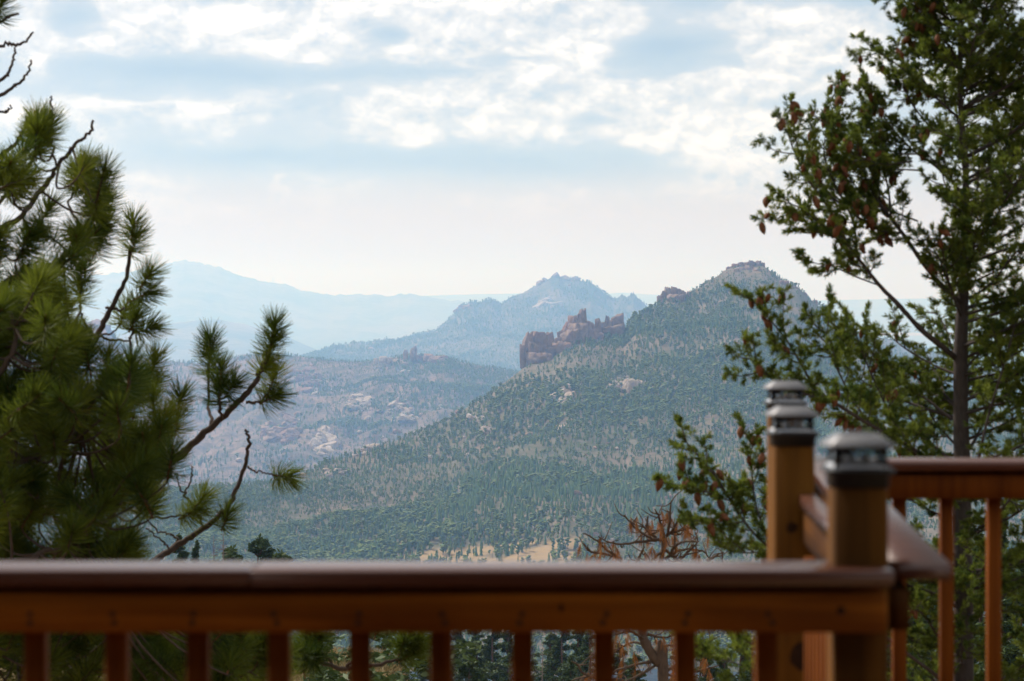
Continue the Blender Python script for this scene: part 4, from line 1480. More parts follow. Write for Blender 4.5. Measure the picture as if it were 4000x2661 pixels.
for t_ in [(518, 900, 15.0, 0.1, 1), (520, 960, 15.0, 0.25, 1), (568, 1095, 15.0, 0.5, 0.8), (545, 1160, 15.0, 0.8, 0.4), (320, 1070, 14.8, 0.1, 1), (315, 1150, 14.8, 0.05, 1),
           (522, 1265, 14.9, 0.4, 0.8), (480, 1235, 15.2, 0.3, 0.9), (300, 1340, 14.8, -0.1, 1), (560, 1290, 15.0, 0.9, 0.3), (1066, 1300, 15.0, 0.15, 1), (1055, 1360, 15.0, 0.3, 1),
           (1062, 1500, 15.1, 0.3, 0.9), (1050, 1560, 15.1, 0.6, 0.3), (1030, 1440, 15.0, 0.5, 0.8), (820, 1360, 15.3, 0.0, 1), (818, 1430, 15.3, 0.05, 1), (862, 1470, 14.9, 0.05, 1), (858, 1550, 14.9, 0.0, 1),
           (900, 1520, 15.0, 0.5, 0.8), (1100, 1860, 15.5, 0.95, -0.1), (880, 2035, 15.4, 0.35, 0.9), (772, 1968, 15.4, 0.5, 0.6), (600, 1975, 15.4, 0.1, 1), (740, 2010, 15.4, 0.7, 0.3),
           (148, 500, 14.0, 0.0, 1), (145, 580, 14.0, 0.05, 1), (190, 520, 13.8, 0.1, 1), (300, 720, 14.1, 0.15, 1), (365, 770, 14.0, 0.2, 1), (400, 820, 14.0, 0.45, 0.9), (345, 690, 14.0, 0.1, 1),
           (380, 900, 14.0, 0.5, 0.7), (330, 960, 14.0, 0.4, 0.6), (700, 1580, 15.0, 0.2, 1), (690, 1660, 14.9, 0.1, 1), (600, 1430, 14.9, 0.3, 1), (560, 1500, 14.9, 0.2, 1), (0, 40, 13.6, 0.3, 1),
           (1212, 2540, 15.3, 0.0, 1, 0.2), (1200, 2500, 15.3, 0.0, 1), (1590, 2490, 15.5, 0.5, 0.9), (1600, 2560, 15.5, 0.7, 0.5), (930, 2590, 14.3, 0.2, 0.5, -1), (910, 2560, 14.3, 0.1, 1),
           (600, 2560, 14.0, 0.2, 0.6, -1), (640, 2520, 14.0, 0.3, 1), (1230, 2580, 15.2, 0.2, 0.6, -1), (1190, 2560, 15.1, -0.3, 0.5, -1), (1240, 2510, 15.3, 0.4, 0.8, -0.5), (960, 2560, 14.2, 0.4, 0.7, -0.6), (890, 2610, 14.2, -0.3, 0.6, -0.8), (950, 2520, 14.4, 0.1, 1), (1620, 2520, 15.5, 0.6, 0.6, -0.5), (1570, 2530, 15.5, 0.3, 0.8, -0.6), (1640, 2480, 15.6, 0.6, 0.8), (1470, 2460, 15.4, 0.2, 1), (1180, 2600, 15.3, -0.2, 0.8), (1000, 2640, 14.6, 0.4, 0.6)]:
    tuft(*t_, L=rng.uniform(0.14, 0.20))

upper = [(-100, 640), (40, 600), (100, 470), (190, 440), (230, 560), (240, 690), (300, 660), (380, 680), (425, 800), (420, 900), (380, 990), (300, 1040), (200, 1090), (120, 1200), (-100, 1250)]
lower = [(-100, 1120), (190, 1100), (230, 1220), (300, 1230), (330, 1330), (380, 1440), (500, 1440), (590, 1520), (640, 1600), (720, 1680), (760, 1690), (740, 1750), (640, 1850), (600, 1950),
         (520, 2050), (560, 2180), (620, 2260), (-100, 2260)]
below = [(-100, 2260), (620, 2260), (760, 2400), (1050, 2500), (1120, 2620), (1100, 2720), (-100, 2720)]
for poly, n, d0, d1 in ((upper, 32, 12.8, 14.6), (lower, 200, 12.0, 15.4), (below, 120, 12.6, 15.2)):
    k = 0
    while k < n:
        px, py = rng.uniform(-100, 1150), rng.uniform(400, 2720)
        if not in_poly(np.array([px]), np.array([py]), poly)[0]:
            continue
        d = d0 + (d1 - d0) * rng.random() * (0.45 + 0.55 * min(1, max(0, px / 600)))
        tuft(px, py, d, rng.normal(0.22, 0.32), rng.uniform(0.35, 1.0), rng.normal(-0.15, 0.45), rng.uniform(0.18, 0.28))
        c = tb[-1]
        dist = np.linalg.norm(allp - c, axis=1)
        j = int(np.argmin(dist + rng.random(len(dist)) * 0.12))
        if dist[j] > 0.03:
            p0 = allp[j]
            mp = (p0 + c) / 2 + np.array([0, 0, -0.12 * dist[j]]) + rng.normal(0, 0.03, 3) * dist[j]
            mb = MB(PB); mb.tube(smooth_line([p0, mp, c, c + ta[-1] * tl[-1] * 0.9], 4), np.linspace(0.010, 0.0045, 13), 5, 0.2)
            mb.build('twig', M['pine_bark'], pine, True)
        k += 1
tb, ta, tl = np.array(tb), np.array(ta), np.array(tl)
tt = rng.random(len(tb)) ** 1.2 * 0.95
v, q, tint = needle_cloud(tb, ta, tl, 270, 0.165, 0.0048, 112, 30, 0.06, tt)
me = mk_mesh('needles', v - PB, q); set_tint(me, tint)
link('needles', me, M['pine_needle'], pine)
# buds: the brown shoots at the heart of each tuft
mb = MB(PB)
for b_, a_, l_ in zip(tb, ta, tl):
    mb.tube([b_, b_ + a_ * l_ * 0.6, b_ + a_ * l_ * 1.08], [0.007, 0.006, 0.004], 5)
tag(mb.build('shoots', M['cone'], pine, True), None, None, None, 'stuff')


# ------------------------------------------------------------------ the fir on the right with hanging cones
FD = 16.5
FB = P(3762, 2700, FD)
FB[2] = float(ground_z(np.array([FB[0]]), np.array([FB[1]]))[0])
fir = thing('douglas_fir', 'tall short-needled fir hung with brown cones at the right edge', 'tree', tuple(FB))
ftr = smooth_line([FB, P(3765, 2661, FD), P(3762, 2200, FD), P(3756, 1750, FD), P(3752, 1400, FD), P(3768, 1000, FD), P(3772, 640, FD), P(3752, 420, FD), P(3752, 150, FD), P(3760, -300, FD), P(3765, -900, FD)], 5)
frad = np.interp(ftr[:, 2], [FB[2], P(0, 2200, FD)[2], P(0, 1500, FD)[2], P(0, 600, FD)[2], P(0, -900, FD)[2]], [0.085, 0.064, 0.050, 0.020, 0.008])
mb = MB(FB); mb.tube(ftr, frad, 12, 0.10)
mb.build('trunk', M['fir_bark'], fir, True)

tw_b, tw_a, tw_l = [], [], []
cone_at = []
UP = np.array([0, 0, 1.0])


def fir_branch(ctrl, r0=0.018, blen=0.30, cones=0.25, dens=1.0, start=0.12, r1=0.003):
    ln = smooth_line(ctrl, 7)
    seg = np.linalg.norm(np.diff(ln, axis=0), axis=1)
    s = np.concatenate([[0], np.cumsum(seg)]); tot = s[-1]
    mb = MB(FB); mb.tube(ln, np.linspace(r0 * 0.72, r1, len(ln)), 6, 0.2)
    pos = start * tot
    side = 1
    while pos < tot:
        f_ = pos / tot
        c = np.array([np.interp(pos, s, ln[:, k]) for k in range(3)])
        c2 = np.array([np.interp(min(pos + 0.03, tot), s, ln[:, k]) for k in range(3)])
        c1 = np.array([np.interp(max(pos - 0.03, 0), s, ln[:, k]) for k in range(3)])
        tg = unit(c2 - c1)
        sd = unit(np.cross(tg, UP + rng.normal(0, 0.45, 3)))
        nb = unit(np.cross(sd, tg))
        L = blen * (0.35 + 0.65 * math.sin(math.pi * min(1, 0.25 + 0.75 * (1 - f_)))) * rng.uniform(0.55, 1.15)
        ang = R(rng.uniform(35, 62))
        dv = unit(tg * math.cos(ang) + sd * side * math.sin(ang) + nb * rng.normal(0.08, 0.22))
        e0 = c; e1 = c + dv * L * 0.55 + np.array([0, 0, -0.03 * L]); e2 = c + dv * L + np.array([0, 0, 0.02 * L]) + tg * L * 0.15
        bl = smooth_line([e0, e1, e2], 4)
        mb.tube(bl, np.linspace(0.005, 0.0018, len(bl)), 4)
        # twigs along the branchlet
        q_ = 0.02
        sd2 = unit(np.cross(dv, nb + rng.normal(0, 0.3, 3)))
        k2 = 1
        while q_ < L:
            pt = e0 + (e2 - e0) * (q_ / L)
            a2 = R(rng.uniform(30, 60))
            td = unit(dv * math.cos(a2) + sd2 * k2 * math.sin(a2) + nb * rng.normal(0.1, 0.3))
            tw_b.append(pt); tw_a.append(td); tw_l.append(rng.uniform(0.045, 0.10) * (0.6 + 0.6 * (1 - q_ / L)))
            k2 = -k2
            q_ += 0.040 / dens
        tw_b.append(e0 + (e2 - e0) * 0.6); tw_a.append(unit(e2 - e0)); tw_l.append(L * 0.42)
        if rng.random() < cones * (0.5 + 1.0 * f_):
            for _ in range(int(rng.integers(1, 4))):
                cone_at.append(e0 + (e2 - e0) * rng.uniform(0.35, 1.0) + rng.normal(0, 0.012, 3))
        side = -side
        pos += 0.068 / dens * rng.uniform(0.7, 1.3)
    tw_b.append(ln[-4]); tw_a.append(unit(ln[-1] - ln[-4])); tw_l.append(np.linalg.norm(ln[-1] - ln[-4]) + 0.03)
    mb.build('branch', M['fir_bark'], fir, True)


def Pl(lst):
    return [P(*p_) for p_ in lst]


traced = [
    ([(3735, 1400, 16.5), (3695, 1366, 16.4), (3597, 1286, 16.3), (3507, 1188, 16.2), (3436, 1116, 16.1), (3373, 1036, 16.0), (3302, 947, 16.0), (3200, 870, 16.0), (3120, 810, 16.0), (3050, 786, 16.0)], 0.030, 0.30, 0.45, 0.52),
    ([(3436, 1116, 16.1), (3340, 1080, 16.0), (3250, 1040, 15.9), (3190, 1030, 15.9), (3140, 1010, 15.9)], 0.008, 0.16, 0.05, 0.4),
    ([(3302, 947, 16.0), (3240, 820, 15.9), (3150, 690, 15.8), (3090, 560, 15.8), (3070, 450, 15.8)], 0.014, 0.26, 0.55, 0.15),
    ([(3350, 1000, 16.0), (3330, 860, 16.2), (3260, 720, 16.2), (3220, 600, 16.2), (3230, 480, 16.2)], 0.012, 0.26, 0.5, 0.1),
    ([(3745, 1180, 16.5), (3632, 1063, 16.4), (3525, 911, 16.4), (3440, 800, 16.4), (3380, 700, 16.4), (3330, 600, 16.4), (3270, 480, 16.4), (3235, 375, 16.4)], 0.024, 0.30, 0.5, 0.35),
    ([(3525, 911, 16.4), (3440, 900, 16.2), (3340, 840, 16.1), (3240, 760, 16.1), (3190, 690, 16.1)], 0.012, 0.24, 0.4, 0.1),
    ([(3480, 850, 16.4), (3470, 740, 16.5), (3440, 620, 16.6), (3400, 500, 16.6), (3420, 400, 16.6)], 0.012, 0.26, 0.4, 0.1),
    ([(3765, 760, 16.5), (3659, 652, 16.6), (3579, 598, 16.6), (3500, 520, 16.6), (3430, 420, 16.6), (3378, 325, 16.6)], 0.016, 0.22, 0.35, 0.35),
    ([(3745, 460, 16.5), (3686, 410, 16.4), (3600, 330, 16.4), (3500, 250, 16.4), (3400, 170, 16.4)], 0.014, 0.22, 0.4, 0.2),
    ([(3745, 560, 16.5), (3640, 500, 16.6), (3560, 400, 16.6), (3520, 300, 16.6)], 0.012, 0.2, 0.3, 0.2),
    ([(3750, 250, 16.5), (3690, 160, 16.4), (3620, 80, 16.4), (3560, 10, 16.4)], 0.012, 0.18, 0.4, 0.15),
    ([(3750, 120, 16.5), (3700, 40, 16.4), (3660, -60, 16.4)], 0.012, 0.2, 0.4, 0.1),
    ([(3720, 1850, 16.5), (3560, 1750, 16.0), (3400, 1660, 15.7), (3270, 1580, 15.5), (3195, 1538, 15.4), (3147, 1455, 15.3), (3082, 1342, 15.3), (3000, 1240, 15.3), (2925, 1160, 15.3)], 0.022, 0.24, 0.55, 0.3),
    ([(3400, 1660, 15.7), (3330, 1560, 15.8), (3270, 1440, 15.9), (3230, 1340, 15.9), (3240, 1230, 15.9)], 0.013, 0.28, 0.3, 0.1),
    ([(3270, 1580, 15.5), (3150, 1540, 15.3), (3050, 1500, 15.2), (2960, 1440, 15.2), (2915, 1370, 15.2)], 0.010, 0.22, 0.5, 0.2),
    ([(3560, 1750, 16.0), (3480, 1620, 16.1), (3420, 1500, 16.2), (3370, 1380, 16.2), (3330, 1260, 16.2)], 0.013, 0.30, 0.25, 0.1),
    ([(3720, 1640, 16.5), (3620, 1560, 16.6), (3520, 1500, 16.7), (3400, 1400, 16.7), (3300, 1330, 16.7)], 0.014, 0.28, 0.2, 0.2),
    ([(3740, 2700, 16.5), (3500, 2520, 15.6), (3300, 2350, 15.2), (3020, 2150, 15.0), (2908, 2038, 15.0), (2804, 1873, 15.0), (2717, 1769, 15.0), (2662, 1706, 15.0)], 0.020, 0.22, 0.4, 0.45),
    ([(2860, 1960, 15.0), (2780, 1930, 14.9), (2690, 1900, 14.9), (2590, 1888, 14.9)], 0.008, 0.16, 0.5, 0.1),
    ([(2908, 2038, 15.0), (2800, 2050, 14.9), (2740, 2040, 14.9), (2690, 2010, 14.9)], 0.008, 0.2, 0.15, 0.1),
    ([(3020, 2150, 15.0), (2960, 2000, 15.1), (2940, 1880, 15.1), (2930, 1760, 15.1), (2935, 1715, 15.1)], 0.009, 0.18, 0.5, 0.3),
    ([(3020, 2150, 15.0), (2930, 2160, 14.9), (2860, 2150, 14.9), (2800, 2110, 14.9)], 0.008, 0.2, 0.1, 0.1),
    ([(3500, 2520, 15.6), (3200, 2560, 15.0), (2950, 2600, 14.8), (2800, 2570, 14.8), (2720, 2520, 14.8)], 0.012, 0.24, 0.05, 0.3),
    ([(3200, 2560, 15.0), (2950, 2520, 15.2), (2850, 2460, 15.2)], 0.008, 0.24, 0.05, 0.2),
    ([(3820, 1800, 16.2), (3862, 1620, 16.1), (3905, 1480, 16.0), (3960, 1290, 16.0), (3990, 1170, 16.0)], 0.014, 0.22, 0.1, 0.35),
    ([(3770, 1440, 16.5), (3850, 1360, 16.4), (3930, 1310, 16.3), (4050, 1240, 16.3)], 0.014, 0.26, 0.3, 0.2),
]
for pts, r0, bl, cn, st in traced:
    fir_branch(Pl(pts), r0, bl, cn, 1.15, st)


def random_fir(n, y0, y1, az0, az1, l0, l1, cn, rise=0.55, dens=0.9):
    for i in range(n):
        y = rng.uniform(y0, y1)
        p0 = np.array([np.interp(P(0, y, FD)[2], ftr[:, 2], ftr[:, k]) for k in range(3)])
        a = R(rng.uniform(az0, az1))
        l = rng.uniform(l0, l1)
        h = np.array([math.cos(a), math.sin(a), 0.0])
        k = rise * rng.uniform(0.6, 1.3)
        pts = [p0, p0 + h * l * 0.35 + UP * l * 0.25 * k, p0 + h * l * 0.7 + UP * l * 0.62 * k, p0 + h * l + UP * l * 1.05 * k]
        pts[2] = pts[2] + rng.normal(0, 0.03, 3)
        fir_branch(pts, 0.008 + 0.010 * l, 0.26, cn, dens, 0.18)


# right and back side all the way up; the crown's top; the skirts behind the far railing
random_fir(34, -250, 480, -80, 120, 0.35, 0.75, 0.35, 0.7)
random_fir(22, -250, 420, 120, 250, 0.25, 0.46, 0.4, 0.7)
random_fir(22, 420, 1300, -85, 85, 0.55, 1.15, 0.3, 0.6)
random_fir(12, 350, 1300, -125, -70, 0.35, 0.7, 0.25, 0.7)
random_fir(17, 1200, 1900, -80, 80, 0.7, 1.3, 0.2, 0.5)
random_fir(10, 1300, 1900, 60, 150, 0.6, 1.1, 0.15, 0.5)
for k in range(6):                                    # sprays filling the left crown between the big boughs
    j = int(rng.integers(0, 3))
    a0 = [(3525, 911), (3400, 960), (3580, 640)][j]
    tx, ty = rng.uniform(3120, 3520), rng.uniform(430, 900)
    d0 = rng.uniform(16.0, 17.0)
    if abs(tx - a0[0]) + abs(ty - a0[1]) < 150: continue
    fir_branch(Pl([(a0[0] + rng.normal(0, 40), a0[1] + rng.normal(0, 40), 16.4), ((a0[0] + tx) / 2, (a0[1] + ty) / 2 + 30, (16.4 + d0) / 2), (tx, ty, d0)]), 0.009, 0.22, 0.5, 1.1, 0.25)
random_fir(44, 1950, 2900, -100, 260, 0.6, 1.4, 0.06, 0.4)
tw_b, tw_a, tw_l = np.array(tw_b), np.array(tw_a), np.array(tw_l)
v, q, tint = needle_cloud(tw_b, tw_a, tw_l, 44, 0.032, 0.0058, 78, 36, 0.0, rng.random(len(tw_b)) * 0.95, 0.0, 0.2)
me = mk_mesh('needles', v - FB, q); set_tint(me, tint)
link('needles', me, M['fir_needle'], fir)
NT = len(tw_b)

# cones: a scaled, slightly open cone, one shape shared by all
nb_, na_ = 11, 10
cv, cq = [], []
for j in range(nb_ + 1):
    f_ = j / nb_
    r = math.sin(math.pi * min(1, 0.08 + 0.92 * f_)) ** 0.65 * (0.5 + 0.5 * (1 - f_) ** 0.3)
    for i in range(na_):
        a = 2 * math.pi * (i + 0.5 * (j % 2)) / na_
        k = r * (1.0 if (i + j) % 2 else 0.72)
        cv.append((0.019 * k * math.cos(a), 0.019 * k * math.sin(a), -0.072 * f_ - (0.006 if (i + j) % 2 else 0)))
for j in range(nb_):
    for i in range(na_):
        cq.append((j * na_ + i, (j + 1) * na_ + i, (j + 1) * na_ + (i + 1) % na_, j * na_ + (i + 1) % na_))
cme = mk_mesh('cone', cv, cq); cme.materials.append(M['cone'])
rng.shuffle(cone_at)
cone_at.sort(key=lambda c: c[0] > P(3640, 0, 16.5)[0])
vis = [c for c in cone_at if 2500 < c[0] / c[1] * F + 2000 < 4020 and -30 < HY - (c[2] - CZ) / c[1] * F < 2680][:290]
for c in vis:
    o = link('cone', cme, None, fir, tuple(np.array(c) - FB))
    o.rotation_euler = (rng.normal(0, 0.35), rng.normal(0, 0.35), rng.uniform(0, 6.28))
    s_ = rng.uniform(0.85, 1.25); o.scale = (s_ * 1.2, s_ * 1.2, s_)

# ------------------------------------------------------------------ the dead pine with rusty needles
DD = 27.0
DB = P(2600, 2700, DD)
DB[2] = float(ground_z(np.array([DB[0]]), np.array([DB[1]]))[0])
dead = thing('dead_pine', 'dead pine with twisted bare branches and rusty brown needles', 'tree', tuple(DB))
dtr = smooth_line([DB, P(2590, 2650, DD), P(2566, 2590, DD), P(2532, 2530, DD), P(2510, 2480, DD), P(2520, 2400, DD), P(2560, 2300, DD), P(2575, 2220, DD), P(2590, 2150, DD), P(2590, 2108, DD)], 5)
mb = MB(DB); mb.tube(dtr, np.interp(dtr[:, 2], [DB[2], P(0, 2500, DD)[2], P(0, 2108, DD)[2]], [0.10, 0.055, 0.02]), 8, 0.3)
mb.build('trunk', M['dead_bark'], dead, True)
dl = [
    [(2590, 2112), (2540, 2096), (2491, 2066), (2460, 2030), (2443, 2005)], [(2575, 2104), (2500, 2112), (2428, 2119), (2380, 2108), (2341, 2092)],
    [(2430, 2185), (2370, 2168), (2302, 2158), (2285, 2140), (2272, 2124)], [(2425, 2190), (2395, 2165), (2360, 2138), (2320, 2108), (2282, 2092)],
    [(2590, 2100), (2580, 2045), (2572, 2010), (2562, 1986)], [(2608, 2090), (2614, 2050), (2614, 2000), (2616, 1963)], [(2615, 2085), (2640, 2050), (2660, 2015), (2671, 1998)],
    [(2600, 2095), (2640, 2072), (2690, 2058), (2730, 2040)], [(2620, 2165), (2630, 2135), (2660, 2112), (2700, 2106), (2730, 2104)], [(2600, 2185), (2650, 2160), (2700, 2155), (2745, 2160), (2768, 2186)],
    [(2768, 2186), (2790, 2176), (2815, 2165), (2836, 2157)], [(2590, 2150), (2560, 2175), (2520, 2195), (2480, 2200)], [(2600, 2150), (2640, 2185), (2660, 2200)],
    [(2480, 2210), (2500, 2165), (2520, 2140)], [(2660, 2180), (2690, 2150), (2720, 2120), (2712, 2085)], [(2560, 2100), (2520, 2075), (2500, 2050)], [(2540, 2094), (2525, 2070), (2520, 2030), (2530, 2010)],
    [(2530, 2530), (2480, 2505), (2420, 2530), (2378, 2560)], [(2530, 2480), (2600, 2490), (2640, 2480)], [(2545, 2580), (2460, 2590), (2400, 2605), (2370, 2640)], [(2560, 2600), (2500, 2630), (2440, 2661)],
    [(2590, 2640), (2660, 2580), (2720, 2560), (2780, 2570)], [(2540, 2560), (2600, 2520), (2680, 2510), (2740, 2480), (2760, 2490)], [(2440, 2661), (2300, 2640), (2260, 2600), (2240, 2585)],
    [(2300, 2640), (2270, 2650), (2240, 2661)], [(2510, 2500), (2470, 2470), (2400, 2480)], [(2580, 2620), (2640, 2640), (2700, 2630), (2820, 2600)], [(2700, 2540), (2760, 2520), (2800, 2540)],
]
nb0, na0, nl0 = [], [], []
for i, pts in enumerate(dl):
    off = rng.uniform(-0.35, 0.35)
    ctrl = [P(a, b, DD + off * k / 2.0) for k, (a, b) in enumerate(pts)]
    ln = smooth_line(ctrl, 6)
    ln = ln + np.cumsum(rng.normal(0, 0.004, ln.shape), axis=0)
    mb = MB(DB); mb.tube(ln, np.linspace(0.018, 0.007, len(ln)), 6, 0.3)
    for k in range(6):
        j = int(rng.integers(2, len(ln) - 1)); a = unit(rng.normal(size=3) + np.array([0.1, 0, 0.3])); l = rng.uniform(0.08, 0.22)
        mb.tube(smooth_line([ln[j], ln[j] + a * l * 0.5 + rng.normal(0, 0.02, 3), ln[j] + a * l + np.array([0, 0, 0.04])], 3), np.linspace(0.009, 0.004, 7), 5)
        if rng.random() < 0.35:
            nb0.append(ln[j] + a * l * 0.8); na0.append(np.array([a[0] * 0.4, a[1] * 0.4, -1.0])); nl0.append(0.06)
    mb.build('branch', M['dead_bark'], dead, True)
for (px, py) in [(2460, 2055), (2405, 2135), (2415, 2150), (2325, 2170), (2350, 2175), (2545, 2050), (2575, 2060), (2590, 2050), (2600, 2040), (2585, 2075), (2570, 2090), (2600, 2090), (2540, 2120), (2550, 2140),
                 (2620, 2030), (2690, 2065), (2680, 2075), (2625, 2110), (2610, 2120), (2520, 2065), (2580, 2180), (2500, 2170), (2705, 2170), (2790, 2110), (2405, 2500), (2420, 2510), (2440, 2540), (2395, 2510),
                 (2560, 2520), (2300, 2630), (2760, 2600), (2740, 2590), (2560, 2560), (2480, 2560), (2560, 2500), (2280, 2645), (2720, 2610)]:
    for _ in range(1 + (px + py) % 2):
        nb0.append(P(px, py - 22, DD + rng.uniform(-0.3, 0.3)) + rng.normal(0, 0.03, 3)); na0.append(np.array([rng.normal(0, 0.3), rng.normal(0, 0.3), -1.0])); nl0.append(0.06)
v, q, tint = needle_cloud(np.array(nb0), np.array(na0), np.array(nl0), 30, 0.13, 0.0030, 30, 10, 0.15)
me = mk_mesh('needles', v - DB, q); set_tint(me, tint)
link('needles', me, M['dead_needle'], dead)

# ------------------------------------------------------------------ the deck and its railing
CAPZ = CZ - 0.442
FD0 = 3.87                      # front edge of the front cap
PA = np.array([0.568, 3.975]); PCn = np.array([0.737, 6.52]); PBm = np.array([0.626, 5.40])
SD = (PCn - PA) / np.linalg.norm(PCn - PA)
SN = np.array([SD[1], -SD[0]])  # outward (right)

dk = MB()
y = -1.2
while y < 4.0:
    dk.box((-3.2, y, -0.026), (0.62, y + 0.136, 0.0), 0.003)
    y += 0.142
tag(dk.build('deck_floor', M['cap']), 'brown deck boards under the railing', None, None, 'structure')
dk = MB()
y = 4.03
while y < 6.6:
    dk.box((0.62, y, -0.026), (2.6, y + 0.136, 0.0), 0.003)
    y += 0.142
tag(dk.build('deck_floor', M['cap']), 'brown boards of the far deck wing', None, None, 'structure')


def knot(parent, x, y, z, rx, rz):
    th = np.linspace(0, 2 * np.pi, 12, endpoint=False)
    k = 1 + 0.25 * (rng.random(12) - 0.5)
    v = [(x, y - 0.0016, z)] + [(x + rx * k[i] * math.cos(th[i]), y + 0.0006, z + rz * k[i] * math.sin(th[i])) for i in range(12)]
    mb = MB(); mb.add(v, None, [(0, 1 + i, 1 + (i + 1) % 12) for i in range(12)])
    mb.build('knot', M['knot'], parent, True)


# front run
front = thing('deck_railing', 'front railing across the bottom with brown cap and orange stained rail', 'railing', (0, 0, 0))
mb = MB(); mb.box((-2.4, FD0, CAPZ - 0.0254), (-0.4196, FD0 + 0.14, CAPZ), 0.0022); mb.build('cap', M['cap'], front)
mb = MB(); mb.box((-0.4180, FD0, CAPZ - 0.0254), (0.612, FD0 + 0.14, CAPZ), 0.0022); mb.build('cap', M['cap'], front)
RT, RB = CAPZ - 0.0400, CAPZ - 0.1040
mb = MB(); mb.box((-2.4, 3.900, RB), (0.605, 3.938, RT), 0.003); rail = mb.build('rail', M['rail_x'], front)
mb = MB(); mb.box((-2.4, 3.925, RT + 0.0002), (0.600, 3.960, CAPZ - 0.0256), 0.0); mb.build('sub_rail', M['baluster'], front)
mb = MB(); mb.box((-2.4, 3.905, 0.09), (0.52, 3.943, 0.178), 0.003); mb.build('rail', M['rail_x'], front)
bx = MB(); bx.box((-0.0175, -0.0175, 0.05), (0.0175, 0.0175, RT - 0.002), 0.002)
bme = bx.mesh('baluster'); bme.materials.append(M['baluster'])
scm = MB(); th = np.linspace(0, 2 * np.pi, 10, endpoint=False)
scm.add([(0, -0.0016, 0)] + [(0.005 * math.cos(a), 0, 0.005 * math.sin(a)) for a in th], None, [(0, 1 + i, 1 + (i + 1) % 10) for i in range(10)])
sme = scm.mesh('screw'); sme.materials.append(M['screw'])
pxs = [145 + 316.0 * i for i in range(-3, 10)]
for i, px in enumerate(pxs):
    x = (px - 2000) / F * 3.963
    o = link('baluster', bme, None, front, (x, 3.9565, 0)); o.rotation_euler = (0, 0, rng.normal(0, 0.02))
    for zz in (RB + 0.016, RB + 0.030):
        link('screw', sme, None, rail, (x + rng.normal(0, 0.003), 3.8999, zz))
knot(rail, (2192 - 2000) / F * 3.900, 3.900, RB + 0.040, 0.006, 0.011)
knot(rail, (3285 - 2000) / F * 3.900, 3.900, RB + 0.036, 0.010, 0.010)


def post(parent, c, ztop, ang=0.0):
    mb = MB(); mb.box((-0.0445, -0.0445, -0.5), (0.0445, 0.0445, ztop), 0.004)
    o = mb.build('post', M['post'], parent, False, (c[0], c[1], 0))
    o.rotation_euler = (0, 0, ang)
    return o


ZA = CZ - (1862 - HY) / F * 3.975
post(front, PA, ZA)
post(front, (-1.95, 3.9875), ZA)

# side run, going away from us
side = thing('deck_railing', 'side railing running away from the corner post towards the far corner', 'railing', (0, 0, 0))
p0 = PA + SD * -0.030; p1 = PCn + SD * 0.05
mb = MB(); mb.obox(p0, p1, SN, (0.0450, 0.150), CAPZ - 0.0254 + 0.001, CAPZ + 0.001); cap = mb.build('cap', M['cap'], side)
for a, b in ((PA + SD * 0.046, PBm + SD * -0.05), (PBm + SD * 0.048, PCn + SD * -0.048)):
    mb = MB(); mb.obox(a, b, SN, (0.012, 0.0448), CAPZ - 0.0252 + 0.001, CAPZ + 0.0008); mb.build('cap', M['cap'], side)
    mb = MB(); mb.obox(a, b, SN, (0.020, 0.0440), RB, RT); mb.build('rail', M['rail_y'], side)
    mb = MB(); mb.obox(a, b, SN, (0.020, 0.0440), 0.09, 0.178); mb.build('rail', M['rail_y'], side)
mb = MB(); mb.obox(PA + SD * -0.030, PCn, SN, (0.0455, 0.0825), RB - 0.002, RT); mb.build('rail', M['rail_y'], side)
ang = math.atan2(SD[1], SD[0]) - math.pi / 2
k = 0.15
while k < 2.5:
    c = PA + SD * k + SN * 0.001
    if abs(k - 1.43) > 0.08:
        o = link('baluster', bme, None, side, (c[0], c[1], -0.09)); o.rotation_euler = (0, 0, ang)
    k += 0.128
ZB = CZ - (1712 - HY) / F * 5.40
pb = post(side, PBm, ZB)
knot(pb, (3100 - 3110) / F * 5.4, -0.0446, CZ - (2060 - HY) / F * 5.36, 0.016, 0.017)
knot(pb, 0.012, -0.0446, CZ - (2560 - HY) / F * 5.36, 0.030, 0.042)  # knot shape added to stand in for a dark fuzzy object on this post

# far run, parallel to the front one
far = thing('deck_railing', 'far railing at the right behind the corner posts', 'railing', (0, 0, 0))
YF = 6.42
mb = MB(); mb.box((0.80, YF, CAPZ - 0.0254), (2.6, YF + 0.14, CAPZ), 0.004); mb.build('cap', M['cap'], far)
mb = MB(); mb.box((0.70, YF + 0.03, RB), (2.6, YF + 0.068, RT), 0.003); mb.build('rail', M['baluster'], far)
mb = MB(); mb.box((0.70, YF + 0.055, RT + 0.0002), (2.6, YF + 0.09, CAPZ - 0.0256), 0.0); mb.build('sub_rail', M['baluster'], far)
mb = MB(); mb.box((0.70, YF + 0.03, 0.09), (2.6, YF + 0.068, 0.178), 0.003); mb.build('rail', M['rail_x'], far)
for i in range(12):
    x = (3512 + 184.5 * i - 2000) / F * (YF + 0.087)
    link('baluster', bme, None, far, (x, YF + 0.0862, 0))
ZC = CZ - (1592 - HY) / F * 6.52
post(far, PCn, ZC)
post(far, (2.3, YF + 0.114), ZC)


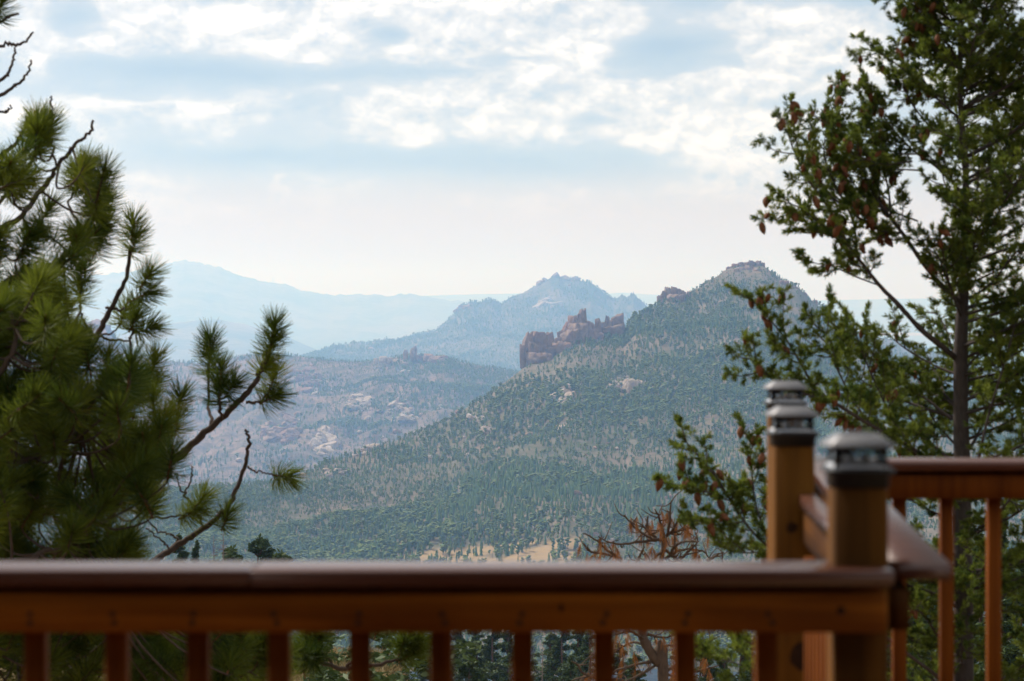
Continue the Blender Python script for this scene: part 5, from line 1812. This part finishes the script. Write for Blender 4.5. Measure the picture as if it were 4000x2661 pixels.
# post cap lights
def light(label, c, z, group='solar cap lights on the railing posts'):
    e = thing('post_light', label, 'lamp', (c[0], c[1], z), group)
    e.scale = (0.95, 0.95, 0.97)
    def ring(mb, prof):
        vs = []; qs = []
        for (h, zz) in prof:
            b = h * 0.16
            vs += [(-h + b, -h, zz), (h - b, -h, zz), (h, -h + b, zz), (h, h - b, zz), (h - b, h, zz), (-h + b, h, zz), (-h, h - b, zz), (-h, -h + b, zz)]
        for r in range(len(prof) - 1):
            for i in range(8):
                j = (i + 1) % 8
                qs.append((r * 8 + i, r * 8 + j, r * 8 + 8 + j, r * 8 + 8 + i))
        n = (len(prof) - 1) * 8
        ts = [(0, i + 1, i) for i in range(1, 7)] + [(n, n + i, n + i + 1) for i in range(1, 7)]
        mb.add(vs, qs, ts)
        return mb
    ring(MB(), [(0.049, -0.016), (0.050, 0.004), (0.058, 0.010), (0.0585, 0.014), (0.054, 0.017)]).build('collar', M['black'], e)
    ring(MB(), [(0.050, 0.0172), (0.046, 0.022), (0.030, 0.024)]).build('reflector', M['white'], e)
    gp = MB(); gp.add([(-0.040, -0.0435, 0.0175), (0.040, -0.0435, 0.0175), (0.040, -0.0435, 0.050), (-0.040, -0.0435, 0.050),
                       (-0.040, -0.0410, 0.0175), (0.040, -0.0410, 0.0175), (0.040, -0.0410, 0.050), (-0.040, -0.0410, 0.050)],
                      [(0, 1, 2, 3), (5, 4, 7, 6), (0, 3, 7, 4), (1, 5, 6, 2), (3, 2, 6, 7), (0, 4, 5, 1)])
    gm = gp.mesh('pane'); gm.materials.append(M['glass'])
    cp = MB(); cp.box((-0.0035, -0.0035, 0.0172), (0.0035, 0.0035, 0.0505), 0.001); cpm = cp.mesh('corner_bar'); cpm.materials.append(M['black'])
    for i in range(4):
        o = link('pane', gm, None, e); o.rotation_euler = (0, 0, i * math.pi / 2)
        o = link('corner_bar', cpm, None, e, (0.0425 * (1 if i in (0, 1) else -1), 0.0425 * (1 if i in (0, 2) else -1), 0))
    for i in range(4):
        a = math.pi / 4 + i * math.pi / 2
        lm = MB(); lm.tube([(0.019 * math.cos(a), 0.019 * math.sin(a), 0.0242), (0.019 * math.cos(a), 0.019 * math.sin(a), 0.036), (0.019 * math.cos(a), 0.019 * math.sin(a), 0.040)], [0.008, 0.0075, 0.003], 10)
        lm.build('bulb', M['white'], e, True)
    ring(MB(), [(0.044, 0.0508), (0.058, 0.0515), (0.0605, 0.0525), (0.0605, 0.0550), (0.036, 0.0722), (0.033, 0.0736)]).build('roof', M['pewter'], e)
    sp = MB(); sp.box((-0.0285, -0.0285, 0.0738), (0.0285, 0.0285, 0.0750), 0.0004); sp.build('solar_panel', M['black'], e)
    return e


light('nearest and largest grey cap light, on the corner post', PA, ZA)
light('middle grey cap light on the second post', PBm, ZB)
light('farthest and smallest grey cap light, topmost of the three', PCn, ZC)

# ------------------------------------------------------------------ the log house behind the viewpoint, whose porch roof shades the deck
house = thing('log_house', 'log house with a porch roof behind the viewpoint', 'house', (0, -1.6, 0))
for i in range(16):
    mb = MB(); zc = 0.10 + 0.2 * i
    mb.tube([(-7, 0, zc), (-2, 0, zc), (2, 0, zc), (7, 0, zc)], 0.11, 10, 0.04)
    mb.build('log', M['log'], house, True)
mb = MB(); mb.add([(-7.5, -0.3, 3.55), (7.5, -0.3, 3.55), (7.5, 4.2, 2.75), (-7.5, 4.2, 2.75), (-7.5, -0.3, 3.70), (7.5, -0.3, 3.70), (7.5, 4.2, 2.90), (-7.5, 4.2, 2.90)],
                  [(0, 3, 2, 1), (4, 5, 6, 7), (0, 1, 5, 4), (1, 2, 6, 5), (2, 3, 7, 6), (3, 0, 4, 7)])
mb.build('roof', M['log'], house)
mb = MB(); mb.box((0.286, 2.78, -0.4), (0.38, 2.88, 2.93), 0.004); mb.build('porch_post', M['white'], house)
#@@END_NEAR
